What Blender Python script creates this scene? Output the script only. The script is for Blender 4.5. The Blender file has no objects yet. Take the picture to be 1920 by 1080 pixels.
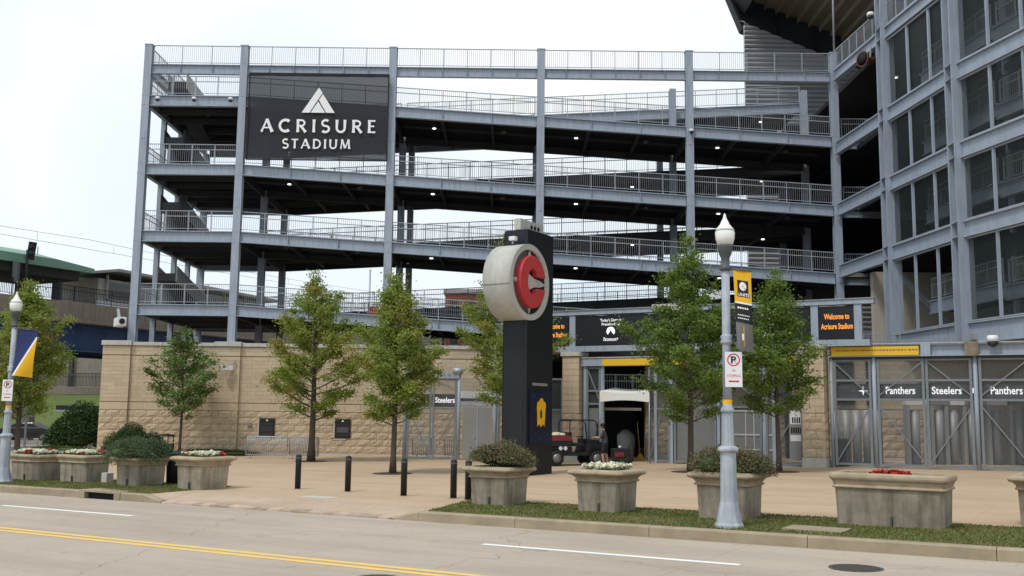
import bpy, bmesh, math, random
import numpy as np
from mathutils import Vector, Matrix

# ------------------------------------------------------------------ camera, world, sun, exposure
SC = bpy.context.scene
COL = SC.collection
R_ = math.radians

cam_d = bpy.data.cameras.new("camera")
cam = bpy.data.objects.new("camera", cam_d)
COL.objects.link(cam)
SC.camera = cam
PITCH, ROLL = R_(7.2), R_(0.7)
fw = Vector((0, math.cos(PITCH), math.sin(PITCH)))
r0 = Vector((1, 0, 0))
u0 = r0.cross(fw)
rt = math.cos(ROLL) * r0 + math.sin(ROLL) * u0
up = -math.sin(ROLL) * r0 + math.cos(ROLL) * u0
M = Matrix((rt, up, -fw)).transposed().to_4x4()
M.translation = Vector((0, 0, 2.15))
cam.matrix_world = M
cam_d.sensor_width = 36.0
cam_d.lens = 36.0 * 1880 / 1920
cam_d.clip_start = 0.1
cam_d.clip_end = 6000

SUN_EL, SUN_AZ = R_(58), R_(-138)      # azimuth from +Y clockwise: the sun stands behind the camera, to the left
world = bpy.data.worlds.new("World")
SC.world = world
world.use_nodes = True
wn, wl = world.node_tree.nodes, world.node_tree.links
wn.clear()
w_out = wn.new("ShaderNodeOutputWorld")
sky = wn.new("ShaderNodeTexSky")
sky.sky_type = 'NISHITA'
sky.sun_disc = False
sky.sun_elevation = SUN_EL
sky.sun_rotation = SUN_AZ
sky.air_density = 1.0
sky.dust_density = 2.0
bg_sky = wn.new("ShaderNodeBackground")
bg_sky.inputs[1].default_value = 0.12
wl.new(sky.outputs[0], bg_sky.inputs[0])
bg_cl = wn.new("ShaderNodeBackground")            # the even cloud layer
cl_r = wn.new("ShaderNodeValToRGB")               # thin and thick cloud
cl_r.color_ramp.elements[0].position = 0.40
cl_r.color_ramp.elements[0].color = (0.74, 0.87, 0.97, 1)
cl_r.color_ramp.elements[1].position = 0.70
cl_r.color_ramp.elements[1].color = (0.97, 0.99, 1.0, 1)
wl.new(cl_r.outputs[0], bg_cl.inputs[0])
bg_cl.inputs[1].default_value = 0.9
tc = wn.new("ShaderNodeTexCoord")
wno = wn.new("ShaderNodeTexNoise")
wno.inputs["Scale"].default_value = 1.6
wno.inputs["Detail"].default_value = 4
wno.inputs["Distortion"].default_value = 0.4
wl.new(tc.outputs["Generated"], wno.inputs["Vector"])
wr = wn.new("ShaderNodeMapRange")
wr.inputs[1].default_value = 0.3
wr.inputs[2].default_value = 0.7
wr.inputs[3].default_value = 0.9
wr.inputs[4].default_value = 1.0
wl.new(wno.outputs[0], wr.inputs[0])
wl.new(wno.outputs[0], cl_r.inputs[0])
wm = wn.new("ShaderNodeMixShader")
wl.new(wr.outputs[0], wm.inputs[0])
wl.new(bg_sky.outputs[0], wm.inputs[1])
wl.new(bg_cl.outputs[0], wm.inputs[2])
wl.new(wm.outputs[0], w_out.inputs[0])

sun_d = bpy.data.lights.new("sun", 'SUN')
sun_d.energy = 1.5
sun_d.angle = R_(10)
sun_d.color = (1.0, 0.95, 0.88)
sun = bpy.data.objects.new("sun", sun_d)
COL.objects.link(sun)
sd = Vector((math.sin(SUN_AZ) * math.cos(SUN_EL), math.cos(SUN_AZ) * math.cos(SUN_EL), math.sin(SUN_EL)))
sun.rotation_euler = (-sd).to_track_quat('-Z', 'Y').to_euler()
sun.location = sd * 60

SC.view_settings.view_transform = 'Standard'
SC.view_settings.look = 'None'
SC.view_settings.exposure = 0.27
SC.view_settings.gamma = 1.0
SC.render.engine = 'CYCLES'
SC.cycles.use_denoising = True
SC.cycles.max_bounces = 6
SC.cycles.transparent_max_bounces = 16

# ------------------------------------------------------------------ materials
MATS = {}


def mat(name, col, rough=0.7, metal=0.0, noise=0.0, scale=4.0, col2=None, bump=0.0, bscale=None, stretch=None,
        island=0.0, emit=None, alpha=1.0, spec=0.4, streak=0.0, detail=6, dist=0.01, dirt=None, coat=0.0):
    """Principled material; colour broken up by object-space noise, by mesh island and by vertical streaks."""
    m = bpy.data.materials.new(name)
    m.use_nodes = True
    nt = m.node_tree
    N, L = nt.nodes, nt.links
    b = N["Principled BSDF"]
    b.inputs["Roughness"].default_value = rough
    b.inputs["Metallic"].default_value = metal
    b.inputs["Specular IOR Level"].default_value = spec
    if coat:
        b.inputs["Coat Weight"].default_value = coat
    c4 = (col[0], col[1], col[2], 1)
    b.inputs["Base Color"].default_value = c4
    tcn = N.new("ShaderNodeTexCoord")
    vec = tcn.outputs["Object"]
    if stretch:
        mp = N.new("ShaderNodeMapping")
        mp.inputs["Scale"].default_value = stretch
        L.new(vec, mp.inputs[0])
        vec = mp.outputs[0]
    cur = None
    if noise > 0:
        no = N.new("ShaderNodeTexNoise")
        no.inputs["Scale"].default_value = scale
        no.inputs["Detail"].default_value = detail
        no.inputs["Roughness"].default_value = 0.62
        L.new(vec, no.inputs["Vector"])
        mx = N.new("ShaderNodeMix")
        mx.data_type = 'RGBA'
        c2 = col2 or tuple(c * 0.5 for c in col)
        mx.inputs[6].default_value = c4
        mx.inputs[7].default_value = (c2[0], c2[1], c2[2], 1)
        mr = N.new("ShaderNodeMapRange")
        mr.inputs[1].default_value = 0.32
        mr.inputs[2].default_value = 0.68
        mr.inputs[3].default_value = 0.0
        mr.inputs[4].default_value = noise
        L.new(no.outputs[0], mr.inputs[0])
        L.new(mr.outputs[0], mx.inputs[0])
        cur = mx.outputs[2]
    if streak > 0:
        mp2 = N.new("ShaderNodeMapping")
        mp2.inputs["Scale"].default_value = (1, 1, 0.12)
        L.new(tcn.outputs["Object"], mp2.inputs[0])
        n2 = N.new("ShaderNodeTexNoise")
        n2.inputs["Scale"].default_value = 7
        n2.inputs["Detail"].default_value = 5
        L.new(mp2.outputs[0], n2.inputs["Vector"])
        m2 = N.new("ShaderNodeMix")
        m2.data_type = 'RGBA'
        m2.blend_type = 'MULTIPLY'
        r2 = N.new("ShaderNodeMapRange")
        r2.inputs[1].default_value = 0.42
        r2.inputs[2].default_value = 0.7
        r2.inputs[3].default_value = 0
        r2.inputs[4].default_value = streak
        L.new(n2.outputs[0], r2.inputs[0])
        L.new(r2.outputs[0], m2.inputs[0])
        if cur:
            L.new(cur, m2.inputs[6])
        else:
            m2.inputs[6].default_value = c4
        d = dirt or (0.35, 0.31, 0.26)
        m2.inputs[7].default_value = (d[0], d[1], d[2], 1)
        cur = m2.outputs[2]
    if island > 0:
        g = N.new("ShaderNodeNewGeometry")
        oi = N.new("ShaderNodeObjectInfo")
        ad = N.new("ShaderNodeMath")
        ad.operation = 'ADD'
        L.new(g.outputs["Random Per Island"], ad.inputs[0])
        L.new(oi.outputs["Random"], ad.inputs[1])
        fr = N.new("ShaderNodeMath")
        fr.operation = 'FRACT'
        L.new(ad.outputs[0], fr.inputs[0])
        r3 = N.new("ShaderNodeMapRange")
        r3.inputs[3].default_value = 1 - island
        r3.inputs[4].default_value = 1 + island
        L.new(fr.outputs[0], r3.inputs[0])
        vm = N.new("ShaderNodeVectorMath")
        vm.operation = 'SCALE'
        if cur:
            L.new(cur, vm.inputs[0])
        else:
            vm.inputs[0].default_value = col[:3]
        L.new(r3.outputs[0], vm.inputs["Scale"])
        cur = vm.outputs[0]
    if cur:
        L.new(cur, b.inputs["Base Color"])
    if bump > 0:
        nb = N.new("ShaderNodeTexNoise")
        nb.inputs["Scale"].default_value = bscale or scale * 3
        nb.inputs["Detail"].default_value = 5
        L.new(vec, nb.inputs["Vector"])
        bp = N.new("ShaderNodeBump")
        bp.inputs["Strength"].default_value = bump
        bp.inputs["Distance"].default_value = dist
        L.new(nb.outputs[0], bp.inputs["Height"])
        L.new(bp.outputs[0], b.inputs["Normal"])
    if emit:
        b.inputs["Emission Color"].default_value = (emit[0], emit[1], emit[2], 1)
        b.inputs["Emission Strength"].default_value = emit[3]
    if alpha < 1:
        b.inputs["Alpha"].default_value = alpha
    MATS[name] = m
    return m


def leaf_mat(name, cols, patch=None, patch_scale=0.35, trans=0.3):
    """leaf colour picked per leaf, with an optional autumn-coloured patch through the crown"""
    m = bpy.data.materials.new(name)
    m.use_nodes = True
    N, L = m.node_tree.nodes, m.node_tree.links
    b = N["Principled BSDF"]
    b.inputs["Roughness"].default_value = 0.55
    b.inputs["Specular IOR Level"].default_value = 0.25
    g = N.new("ShaderNodeNewGeometry")
    cr = N.new("ShaderNodeValToRGB")
    e = cr.color_ramp.elements
    for i, c in enumerate(cols):
        p = i / (len(cols) - 1)
        if i < 2:
            el = e[i]
            el.position = 0 if i == 0 else p
        else:
            el = e.new(p)
        el.color = (c[0], c[1], c[2], 1)
    L.new(g.outputs["Random Per Island"], cr.inputs[0])
    cur = cr.outputs[0]
    if patch:
        t = N.new("ShaderNodeTexCoord")
        no = N.new("ShaderNodeTexNoise")
        no.inputs["Scale"].default_value = patch_scale
        no.inputs["Detail"].default_value = 2
        L.new(t.outputs["Object"], no.inputs["Vector"])
        mr = N.new("ShaderNodeMapRange")
        mr.inputs[1].default_value = 0.52
        mr.inputs[2].default_value = 0.66
        mr.inputs[4].default_value = 0.6
        L.new(no.outputs[0], mr.inputs[0])
        mx = N.new("ShaderNodeMix")
        mx.data_type = 'RGBA'
        L.new(mr.outputs[0], mx.inputs[0])
        L.new(cur, mx.inputs[6])
        mx.inputs[7].default_value = (patch[0], patch[1], patch[2], 1)
        cur = mx.outputs[2]
    L.new(cur, b.inputs["Base Color"])
    tr = N.new("ShaderNodeBsdfTranslucent")
    L.new(cur, tr.inputs[0])
    ms = N.new("ShaderNodeMixShader")
    ms.inputs[0].default_value = trans
    L.new(b.outputs[0], ms.inputs[1])
    L.new(tr.outputs[0], ms.inputs[2])
    L.new(ms.outputs[0], N["Material Output"].inputs[0])
    MATS[name] = m
    return m


def screen_mat(name, col, open_, rough=0.6):
    """wire or fabric mesh too fine to resolve: part open, part material"""
    m = bpy.data.materials.new(name)
    m.use_nodes = True
    N, L = m.node_tree.nodes, m.node_tree.links
    b = N["Principled BSDF"]
    b.inputs["Base Color"].default_value = (*col, 1)
    b.inputs["Roughness"].default_value = rough
    tr = N.new("ShaderNodeBsdfTransparent")
    ms = N.new("ShaderNodeMixShader")
    ms.inputs[0].default_value = open_
    L.new(b.outputs[0], ms.inputs[1])
    L.new(tr.outputs[0], ms.inputs[2])
    L.new(ms.outputs[0], N["Material Output"].inputs[0])
    MATS[name] = m
    return m


mat("steel", (0.345, 0.40, 0.48), 0.5, noise=0.4, scale=1.2, col2=(0.28, 0.325, 0.395), streak=0.45, dirt=(0.62, 0.58, 0.52))
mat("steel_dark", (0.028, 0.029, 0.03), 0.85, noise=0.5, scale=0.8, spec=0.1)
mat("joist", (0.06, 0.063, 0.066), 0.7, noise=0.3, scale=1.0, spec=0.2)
mat("galv", (0.40, 0.42, 0.45), 0.45, metal=0.3, noise=0.3, scale=3)
mat("rail_grey", (0.36, 0.385, 0.42), 0.5, noise=0.2, scale=2)
mat("slab", (0.34, 0.33, 0.31), 0.9, noise=0.4, scale=1.0)
mat("tan_smooth", (0.56, 0.45, 0.32), 0.9, noise=0.35, scale=1.3, col2=(0.48, 0.38, 0.265), streak=0.22, dirt=(0.7, 0.64, 0.56), island=0.07, bump=0.3, bscale=30)
mat("tan_rough", (0.55, 0.435, 0.30), 0.95, noise=0.55, scale=3.0, col2=(0.44, 0.34, 0.225), island=0.10, bump=1.0, bscale=7, dist=0.05)
mat("mortar", (0.44, 0.335, 0.215), 0.95, noise=0.3, scale=6)
mat("coping", (0.56, 0.53, 0.48), 0.85, noise=0.3, scale=2, streak=0.2)
mat("planter_concrete", (0.37, 0.325, 0.255), 0.95, noise=0.8, scale=2.6, col2=(0.19, 0.165, 0.125), streak=0.85,
    dirt=(0.5, 0.46, 0.4), bump=0.5, bscale=25, island=0.08)
mat("rim_concrete", (0.43, 0.345, 0.24), 0.95, noise=0.8, scale=3.5, col2=(0.27, 0.21, 0.14), bump=0.5, bscale=25)
mat("kerb_stone", (0.37, 0.30, 0.205), 0.9, noise=0.7, scale=2.0, col2=(0.24, 0.19, 0.13), island=0.08, bump=0.3)
mat("soil", (0.07, 0.05, 0.035), 1.0, noise=0.5, scale=9)
mat("paint_white", (0.85, 0.85, 0.83), 0.7, noise=0.25, scale=9, col2=(0.55, 0.52, 0.47))
mat("paint_yellow", (0.88, 0.57, 0.12), 0.7, noise=0.5, scale=5, col2=(0.56, 0.41, 0.2))
mat("black_paint", (0.009, 0.010, 0.012), 0.5, noise=0.3, scale=2)
mat("pillar_black", (0.011, 0.014, 0.018), 0.5, noise=0.3, scale=0.8, streak=0.3)
mat("disc_grey", (0.50, 0.495, 0.455), 0.6, noise=0.3, scale=1.2, col2=(0.42, 0.42, 0.38), streak=0.2)
mat("disc_face", (0.10, 0.105, 0.10), 0.6, noise=0.2)
mat("letter_red", (0.55, 0.055, 0.06), 0.45, noise=0.2, scale=2)
mat("banner_mesh_text", (0.86, 0.87, 0.88), 0.8)
screen_mat("banner_mesh", (0.024, 0.028, 0.035), 0.10, 0.85)
screen_mat("wire_mesh", (0.17, 0.19, 0.20), 0.84, 0.6)
screen_mat("window_mesh", (0.03, 0.04, 0.04), 0.74, 0.45)
mat("lamp_paint", (0.33, 0.37, 0.425), 0.5, noise=0.8, scale=4, col2=(0.47, 0.50, 0.53), streak=0.6, dirt=(0.45, 0.46, 0.52))
mat("lamp_dark", (0.085, 0.095, 0.1), 0.5, noise=0.3, scale=3)
mat("globe_white", (0.82, 0.82, 0.78), 0.3, coat=0.2)
mat("gold", (0.80, 0.44, 0.012), 0.65, noise=0.15, scale=3)
mat("navy", (0.02, 0.03, 0.12), 0.65)
mat("black_cloth", (0.016, 0.016, 0.018), 0.75)
mat("grey_print", (0.16, 0.15, 0.15), 0.75)
mat("white_print", (0.82, 0.82, 0.82), 0.75)
mat("red_print", (0.55, 0.05, 0.06), 0.7)
mat("sign_white", (0.78, 0.78, 0.80), 0.5)
mat("yellow_sign", (0.80, 0.48, 0.02), 0.7)
mat("led_black", (0.012, 0.014, 0.018), 0.45, noise=0.2)
mat("led_orange", (0.2, 0.07, 0.01), 0.5, emit=(1.0, 0.36, 0.06, 0.95))
mat("led_white", (0.3, 0.3, 0.3), 0.5, emit=(1, 1, 1, 1.0))
mat("lamp_lit", (0.9, 0.9, 0.9), 0.4, emit=(1, 0.98, 0.9, 2.5))
mat("lamp_off", (0.16, 0.16, 0.16), 0.5)
mat("bark", (0.10, 0.078, 0.062), 0.95, noise=0.6, scale=9, bump=0.6, bscale=18)
mat("tyre", (0.02, 0.02, 0.02), 0.85)
mat("wheel_rim", (0.24, 0.23, 0.21), 0.4, metal=0.5)
mat("cart_red", (0.27, 0.02, 0.035), 0.45, noise=0.5, scale=5, coat=0.2)
mat("cart_black", (0.014, 0.014, 0.016), 0.5)
mat("cream", (0.62, 0.55, 0.42), 0.7)
mat("skin", (0.46, 0.26, 0.18), 0.6)
mat("shirt", (0.06, 0.065, 0.075), 0.9, noise=0.4, scale=8)
mat("shorts", (0.022, 0.02, 0.026), 0.9)
mat("hair", (0.025, 0.018, 0.014), 0.8)
mat("shoe", (0.03, 0.03, 0.03), 0.7)
mat("viaduct_concrete", (0.30, 0.265, 0.215), 0.95, noise=0.6, scale=0.5, col2=(0.2, 0.175, 0.14), streak=0.4)
mat("girder_blue", (0.022, 0.06, 0.18), 0.55, noise=0.4, scale=0.6)
mat("roof_green", (0.19, 0.34, 0.25), 0.5, noise=0.3, scale=0.5, metal=0.1)
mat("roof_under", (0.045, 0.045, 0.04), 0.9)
mat("station_grey", (0.38, 0.37, 0.35), 0.85, noise=0.3, scale=0.6)
mat("glass_dark", (0.02, 0.025, 0.03), 0.12, spec=0.6)
mat("brick_red", (0.30, 0.095, 0.06), 0.9, noise=0.3, scale=0.6)
mat("corrugated", (0.50, 0.51, 0.53), 0.4, metal=0.45, noise=0.2, scale=0.5)
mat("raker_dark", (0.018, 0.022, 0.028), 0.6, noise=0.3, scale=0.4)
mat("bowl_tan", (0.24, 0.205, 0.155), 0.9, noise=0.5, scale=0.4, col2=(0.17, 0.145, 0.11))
mat("interior_tan", (0.52, 0.465, 0.38), 0.9, noise=0.3, scale=0.6)
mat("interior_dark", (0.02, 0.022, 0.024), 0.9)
mat("turnstile_grey", (0.36, 0.36, 0.36), 0.5, metal=0.2, noise=0.3, scale=2)
mat("panel_grey", (0.28, 0.275, 0.265), 0.6, noise=0.25, scale=1.2)
mat("tent_white", (0.80, 0.78, 0.72), 0.8)
mat("orange_horn", (0.15, 0.045, 0.025), 0.6)
mat("iron", (0.085, 0.078, 0.07), 0.7, noise=0.4, scale=8)
mat("car_black", (0.012, 0.013, 0.016), 0.25, coat=0.6)
mat("gate_frame", (0.20, 0.225, 0.25), 0.5, noise=0.3, scale=2)
mat("relief", (0.035, 0.034, 0.032), 0.5, noise=0.5, scale=9)
mat("edge_stone", (0.46, 0.36, 0.28), 0.9, noise=0.6, scale=4, col2=(0.30, 0.19, 0.15), island=0.25, bump=0.5)
mat("plaque_bronze", (0.018, 0.015, 0.014), 0.45, noise=0.4, scale=5)
mat("grey_cover", (0.10, 0.11, 0.105), 0.9, noise=0.4, scale=3)
mat("broom_yellow", (0.5, 0.3, 0.05), 0.8)
mat("poster_blue", (0.004, 0.005, 0.011), 0.5, noise=0.7, scale=1.8, col2=(0.006, 0.018, 0.065))
leaf_mat("leaf_green", [(0.12, 0.20, 0.04), (0.20, 0.29, 0.06), (0.16, 0.245, 0.05), (0.29, 0.36, 0.10)], trans=0.5)
leaf_mat("leaf_turning", [(0.18, 0.265, 0.05), (0.29, 0.365, 0.07), (0.23, 0.31, 0.06), (0.40, 0.43, 0.11)],
         patch=(0.45, 0.31, 0.10), patch_scale=0.6, trans=0.5)
leaf_mat("leaf_deep", [(0.10, 0.19, 0.045), (0.17, 0.27, 0.07), (0.13, 0.225, 0.055), (0.22, 0.31, 0.095)],
         patch=(0.09, 0.05, 0.02), patch_scale=0.9, trans=0.3)
leaf_mat("needle", [(0.07, 0.105, 0.05), (0.115, 0.155, 0.075), (0.09, 0.125, 0.06), (0.155, 0.19, 0.095)], trans=0.2)
leaf_mat("needle_brown", [(0.14, 0.13, 0.065), (0.22, 0.19, 0.10), (0.12, 0.13, 0.06), (0.26, 0.21, 0.13)], trans=0.2)
leaf_mat("bush_dark", [(0.035, 0.07, 0.02), (0.06, 0.105, 0.032), (0.045, 0.085, 0.026), (0.08, 0.13, 0.042)], trans=0.2)
leaf_mat("grass_blade", [(0.10, 0.135, 0.03), (0.15, 0.18, 0.045), (0.12, 0.15, 0.036), (0.22, 0.21, 0.075)],
         patch=(0.27, 0.21, 0.09), patch_scale=0.75, trans=0.2)
leaf_mat("petal_white", [(0.75, 0.74, 0.58), (0.82, 0.82, 0.74), (0.8, 0.78, 0.52), (0.85, 0.85, 0.8)], trans=0.3)
leaf_mat("petal_red", [(0.5, 0.03, 0.03), (0.6, 0.06, 0.05), (0.45, 0.04, 0.03), (0.65, 0.1, 0.08)], trans=0.3)
leaf_mat("flower_leaf", [(0.05, 0.09, 0.015), (0.08, 0.12, 0.02), (0.1, 0.13, 0.03), (0.06, 0.09, 0.02)], trans=0.2)


def ground_mat(name, c1, c2, c3, big, fine, cracks=None, seams=None, speck=0.35):
    m = bpy.data.materials.new(name)
    m.use_nodes = True
    N, L = m.node_tree.nodes, m.node_tree.links
    b = N["Principled BSDF"]
    b.inputs["Roughness"].default_value = 0.9
    b.inputs["Specular IOR Level"].default_value = 0.25
    t = N.new("ShaderNodeTexCoord")

    def noise(scale, vec=None, det=6, rough=0.6):
        n = N.new("ShaderNodeTexNoise")
        n.inputs["Scale"].default_value = scale
        n.inputs["Detail"].default_value = det
        n.inputs["Roughness"].default_value = rough
        L.new(vec or t.outputs["Object"], n.inputs["Vector"])
        return n.outputs[0]

    def rng(v, a, b_, c=0.0, d=1.0):
        r = N.new("ShaderNodeMapRange")
        r.inputs[1].default_value = a
        r.inputs[2].default_value = b_
        r.inputs[3].default_value = c
        r.inputs[4].default_value = d
        L.new(v, r.inputs[0])
        return r.outputs[0]

    def mixc(f, a, col):
        x = N.new("ShaderNodeMix")
        x.data_type = 'RGBA'
        L.new(f, x.inputs[0])
        if isinstance(a, tuple):
            x.inputs[6].default_value = (*a, 1)
        else:
            L.new(a, x.inputs[6])
        x.inputs[7].default_value = (*col, 1)
        return x.outputs[2]
    mp = N.new("ShaderNodeMapping")
    mp.inputs["Scale"].default_value = (0.14, 1.0, 1.0)      # worn lengthwise, along the street
    L.new(t.outputs["Object"], mp.inputs[0])
    cur = mixc(rng(noise(big), 0.35, 0.65), c1, c2)
    cur = mixc(rng(noise(1.1, mp.outputs[0]), 0.42, 0.72, 0, 0.85), cur, c3)
    cur = mixc(rng(noise(1.7, det=8, rough=0.72), 0.60, 0.70, 0, 0.55), cur, tuple(c * 0.72 for c in c3))
    cur = mixc(rng(noise(5.5, det=3), 0.66, 0.72, 0, 0.4), cur, tuple(c * 0.5 for c in c3))
    cur = mixc(rng(noise(fine, det=3), 0.55, 0.75, 0, speck), cur, tuple(c * 0.45 for c in c1))
    if cracks:
        v = N.new("ShaderNodeTexVoronoi")
        v.feature = 'DISTANCE_TO_EDGE'
        v.inputs["Scale"].default_value = cracks
        ds = N.new("ShaderNodeVectorMath")
        ds.operation = 'ADD'
        wv = N.new("ShaderNodeTexNoise")
        wv.inputs["Scale"].default_value = 1.5
        L.new(t.outputs["Object"], wv.inputs["Vector"])
        L.new(t.outputs["Object"], ds.inputs[0])
        L.new(wv.outputs["Color"], ds.inputs[1])
        L.new(ds.outputs[0], v.inputs["Vector"])
        f = rng(v.outputs["Distance"], 0.0, 0.004, 0.55, 0.0)
        cur = mixc(f, cur, tuple(c * 0.3 for c in c1))
    if seams:
        br = N.new("ShaderNodeTexBrick")
        br.offset = 0.0
        br.inputs["Scale"].default_value = 1.0
        br.inputs["Mortar Size"].default_value = seams[2]
        br.inputs["Mortar Smooth"].default_value = 0.3
        br.inputs["Brick Width"].default_value = seams[0]
        br.inputs["Row Height"].default_value = seams[1]
        L.new(t.outputs["Object"], br.inputs["Vector"])
        ff = N.new("ShaderNodeMath")
        ff.operation = 'MULTIPLY'
        ff.inputs[1].default_value = seams[3]
        L.new(br.outputs["Fac"], ff.inputs[0])
        cur = mixc(ff.outputs[0], cur, tuple(c * 0.42 for c in c1))
    L.new(cur, b.inputs["Base Color"])
    bp = N.new("ShaderNodeBump")
    bp.inputs["Strength"].default_value = 0.25
    bp.inputs["Distance"].default_value = 0.01
    L.new(noise(40, det=3), bp.inputs["Height"])
    L.new(bp.outputs[0], b.inputs["Normal"])
    MATS[name] = m


ground_mat("road_concrete", (0.47, 0.395, 0.32), (0.415, 0.345, 0.278), (0.345, 0.285, 0.23), 0.25, 26, cracks=0.16, seams=(6.1, 50, 0.012, 0.45))
ground_mat("plaza_paving", (0.53, 0.395, 0.265), (0.47, 0.345, 0.23), (0.41, 0.30, 0.20), 0.35, 18, seams=(3.0, 3.0, 0.007, 0.45), speck=0.35)
ground_mat("ground_asphalt", (0.16, 0.15, 0.14), (0.13, 0.125, 0.12), (0.11, 0.105, 0.1), 0.2, 18)
ground_mat("apron_concrete", (0.50, 0.40, 0.30), (0.44, 0.33, 0.235), (0.36, 0.26, 0.19), 0.9, 14, seams=(1.6, 30, 0.02, 0.4))
ground_mat("turf_soil", (0.12, 0.125, 0.045), (0.19, 0.15, 0.075), (0.10, 0.10, 0.04), 0.6, 12)
ground_mat("grass_far", (0.10, 0.15, 0.035), (0.12, 0.15, 0.05), (0.08, 0.115, 0.03), 0.2, 3)


# ------------------------------------------------------------------ builders
class MB:
    """collects boxes, bars, tubes, prisms and lathes, then becomes ONE mesh object"""

    def __init__(s):
        s.v, s.f, s.sm = [], [], []

    def add(s, vs, fs, smooth=False):
        o = len(s.v)
        s.v += [tuple(v) for v in vs]
        s.f += [tuple(i + o for i in f) for f in fs]
        s.sm += [smooth] * len(fs)
        return s

    def box(s, x0, x1, y0, y1, z0, z1):
        vs = [(x, y, z) for z in (z0, z1) for y in (y0, y1) for x in (x0, x1)]
        return s.add(vs, [(0, 2, 3, 1), (4, 5, 7, 6), (0, 1, 5, 4), (2, 6, 7, 3), (0, 4, 6, 2), (1, 3, 7, 5)])

    def loft(s, rings, cap=True, smooth=False):
        n = len(rings[0])
        vs = [p for r in rings for p in r]
        fs = []
        for k in range(len(rings) - 1):
            for i in range(n):
                j = (i + 1) % n
                fs.append((k * n + i, k * n + j, (k + 1) * n + j, (k + 1) * n + i))
        if cap:
            fs.append(tuple(range(n - 1, -1, -1)))
            fs.append(tuple((len(rings) - 1) * n + i for i in range(n)))
        o = len(s.f)
        s.add(vs, fs, smooth)
        if cap:
            s.sm[-1] = s.sm[-2] = False
        return s

    def frame(s, p0, p1, upv=(0, 0, 1)):
        p0, p1 = Vector(p0), Vector(p1)
        d = (p1 - p0).normalized()
        u = Vector(upv)
        if abs(d.dot(u)) > 0.98:
            u = Vector((0, 1, 0))
        r = d.cross(u).normalized()
        return p0, p1, r, r.cross(d).normalized()

    def bar(s, p0, p1, w, h, upv=(0, 0, 1)):
        p0, p1, r, u = s.frame(p0, p1, upv)
        q = [(-w / 2, -h / 2), (w / 2, -h / 2), (w / 2, h / 2), (-w / 2, h / 2)]
        return s.loft([[p + r * a + u * b for a, b in q] for p in (p0, p1)])

    def ibeam(s, p0, p1, d, w, tf=0.05, tw=0.04, upv=(0, 0, 1)):
        p0, p1, r, u = s.frame(p0, p1, upv)
        a, b, c = w / 2, d / 2, tw / 2
        q = [(-a, -b), (a, -b), (a, -b + tf), (c, -b + tf), (c, b - tf), (a, b - tf), (a, b), (-a, b), (-a, b - tf),
             (-c, b - tf), (-c, -b + tf), (-a, -b + tf)]
        return s.loft([[p + r * x + u * y for x, y in q] for p in (p0, p1)])

    def tube(s, pts, rad, seg=8, smooth=True, cap=True):
        pts = [Vector(p) for p in pts]
        if not isinstance(rad, (list, tuple)):
            rad = [rad] * len(pts)
        rings = []
        for i, p in enumerate(pts):
            d = (pts[min(i + 1, len(pts) - 1)] - pts[max(i - 1, 0)]).normalized()
            u = Vector((0, 0, 1)) if abs(d.z) < 0.95 else Vector((0, 1, 0))
            r = d.cross(u).normalized()
            w = r.cross(d)
            rings.append([p + (r * math.cos(2 * math.pi * k / seg) + w * math.sin(2 * math.pi * k / seg)) * rad[i] for k in range(seg)])
        return s.loft(rings, cap, smooth)

    def lathe(s, prof, seg=16, c=(0, 0, 0), smooth=True, rot=0.0, axis='z', cap=True):
        rings = []
        for r, z in prof:
            ring = []
            for k in range(seg):
                a = 2 * math.pi * (k + rot) / seg
                x, y = r * math.cos(a), r * math.sin(a)
                q = (x, y, z) if axis == 'z' else ((z, x, y) if axis == 'x' else (y, z, x))
                ring.append((q[0] + c[0], q[1] + c[1], q[2] + c[2]))
            rings.append(ring)
        return s.loft(rings, cap, smooth)

    def prism(s, poly, y0, y1, plane='xz'):
        def P(a, b, t):
            return {'xz': (a, t, b), 'xy': (a, b, t), 'yz': (t, a, b)}[plane]
        return s.loft([[P(a, b, y0) for a, b in poly], [P(a, b, y1) for a, b in poly]])

    def build(s, name, m, parent=None, world=False, loc=None, rot=None, bevel=0.0, kind=None):
        me = bpy.data.meshes.new(name)
        me.from_pydata(s.v, [], s.f)
        me.polygons.foreach_set("use_smooth", s.sm)
        me.materials.append(MATS[m])
        bm = bmesh.new()
        bm.from_mesh(me)
        bmesh.ops.recalc_face_normals(bm, faces=bm.faces)
        bm.to_mesh(me)
        bm.free()
        return link(name, me, parent, world, loc, rot, bevel, kind)


def link(name, me, parent=None, world=False, loc=None, rot=None, bevel=0.0, kind=None):
    o = bpy.data.objects.new(name, me)
    COL.objects.link(o)
    if parent:
        o.parent = parent
        if world:
            o.matrix_basis = WORLD_INV(parent)
    if loc:
        o.location = loc
    if rot:
        o.rotation_euler = rot
    if bevel:
        b = o.modifiers.new("bevel", 'BEVEL')
        b.width = bevel
        b.segments = 2
        b.limit_method = 'ANGLE'
    if kind:
        o["kind"] = kind
    return o


def WORLD_INV(o):
    m = o.matrix_basis.copy()
    p = o.parent
    while p:
        m = p.matrix_basis @ m
        p = p.parent
    return m.inverted()


def tag(o, label, cat, group=None):
    o["label"] = label
    o["category"] = cat
    if group:
        o["group"] = group
    return o


def thing(name, label, cat, loc=(0, 0, 0), rz=0.0, group=None):
    o = bpy.data.objects.new(name, None)
    o.empty_display_size = 0.3
    COL.objects.link(o)
    o.location = loc
    o.rotation_euler = (0, 0, rz)
    o.matrix_basis = Matrix.Translation(loc) @ Matrix.Rotation(rz, 4, 'Z')
    return tag(o, label, cat, group)


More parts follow.
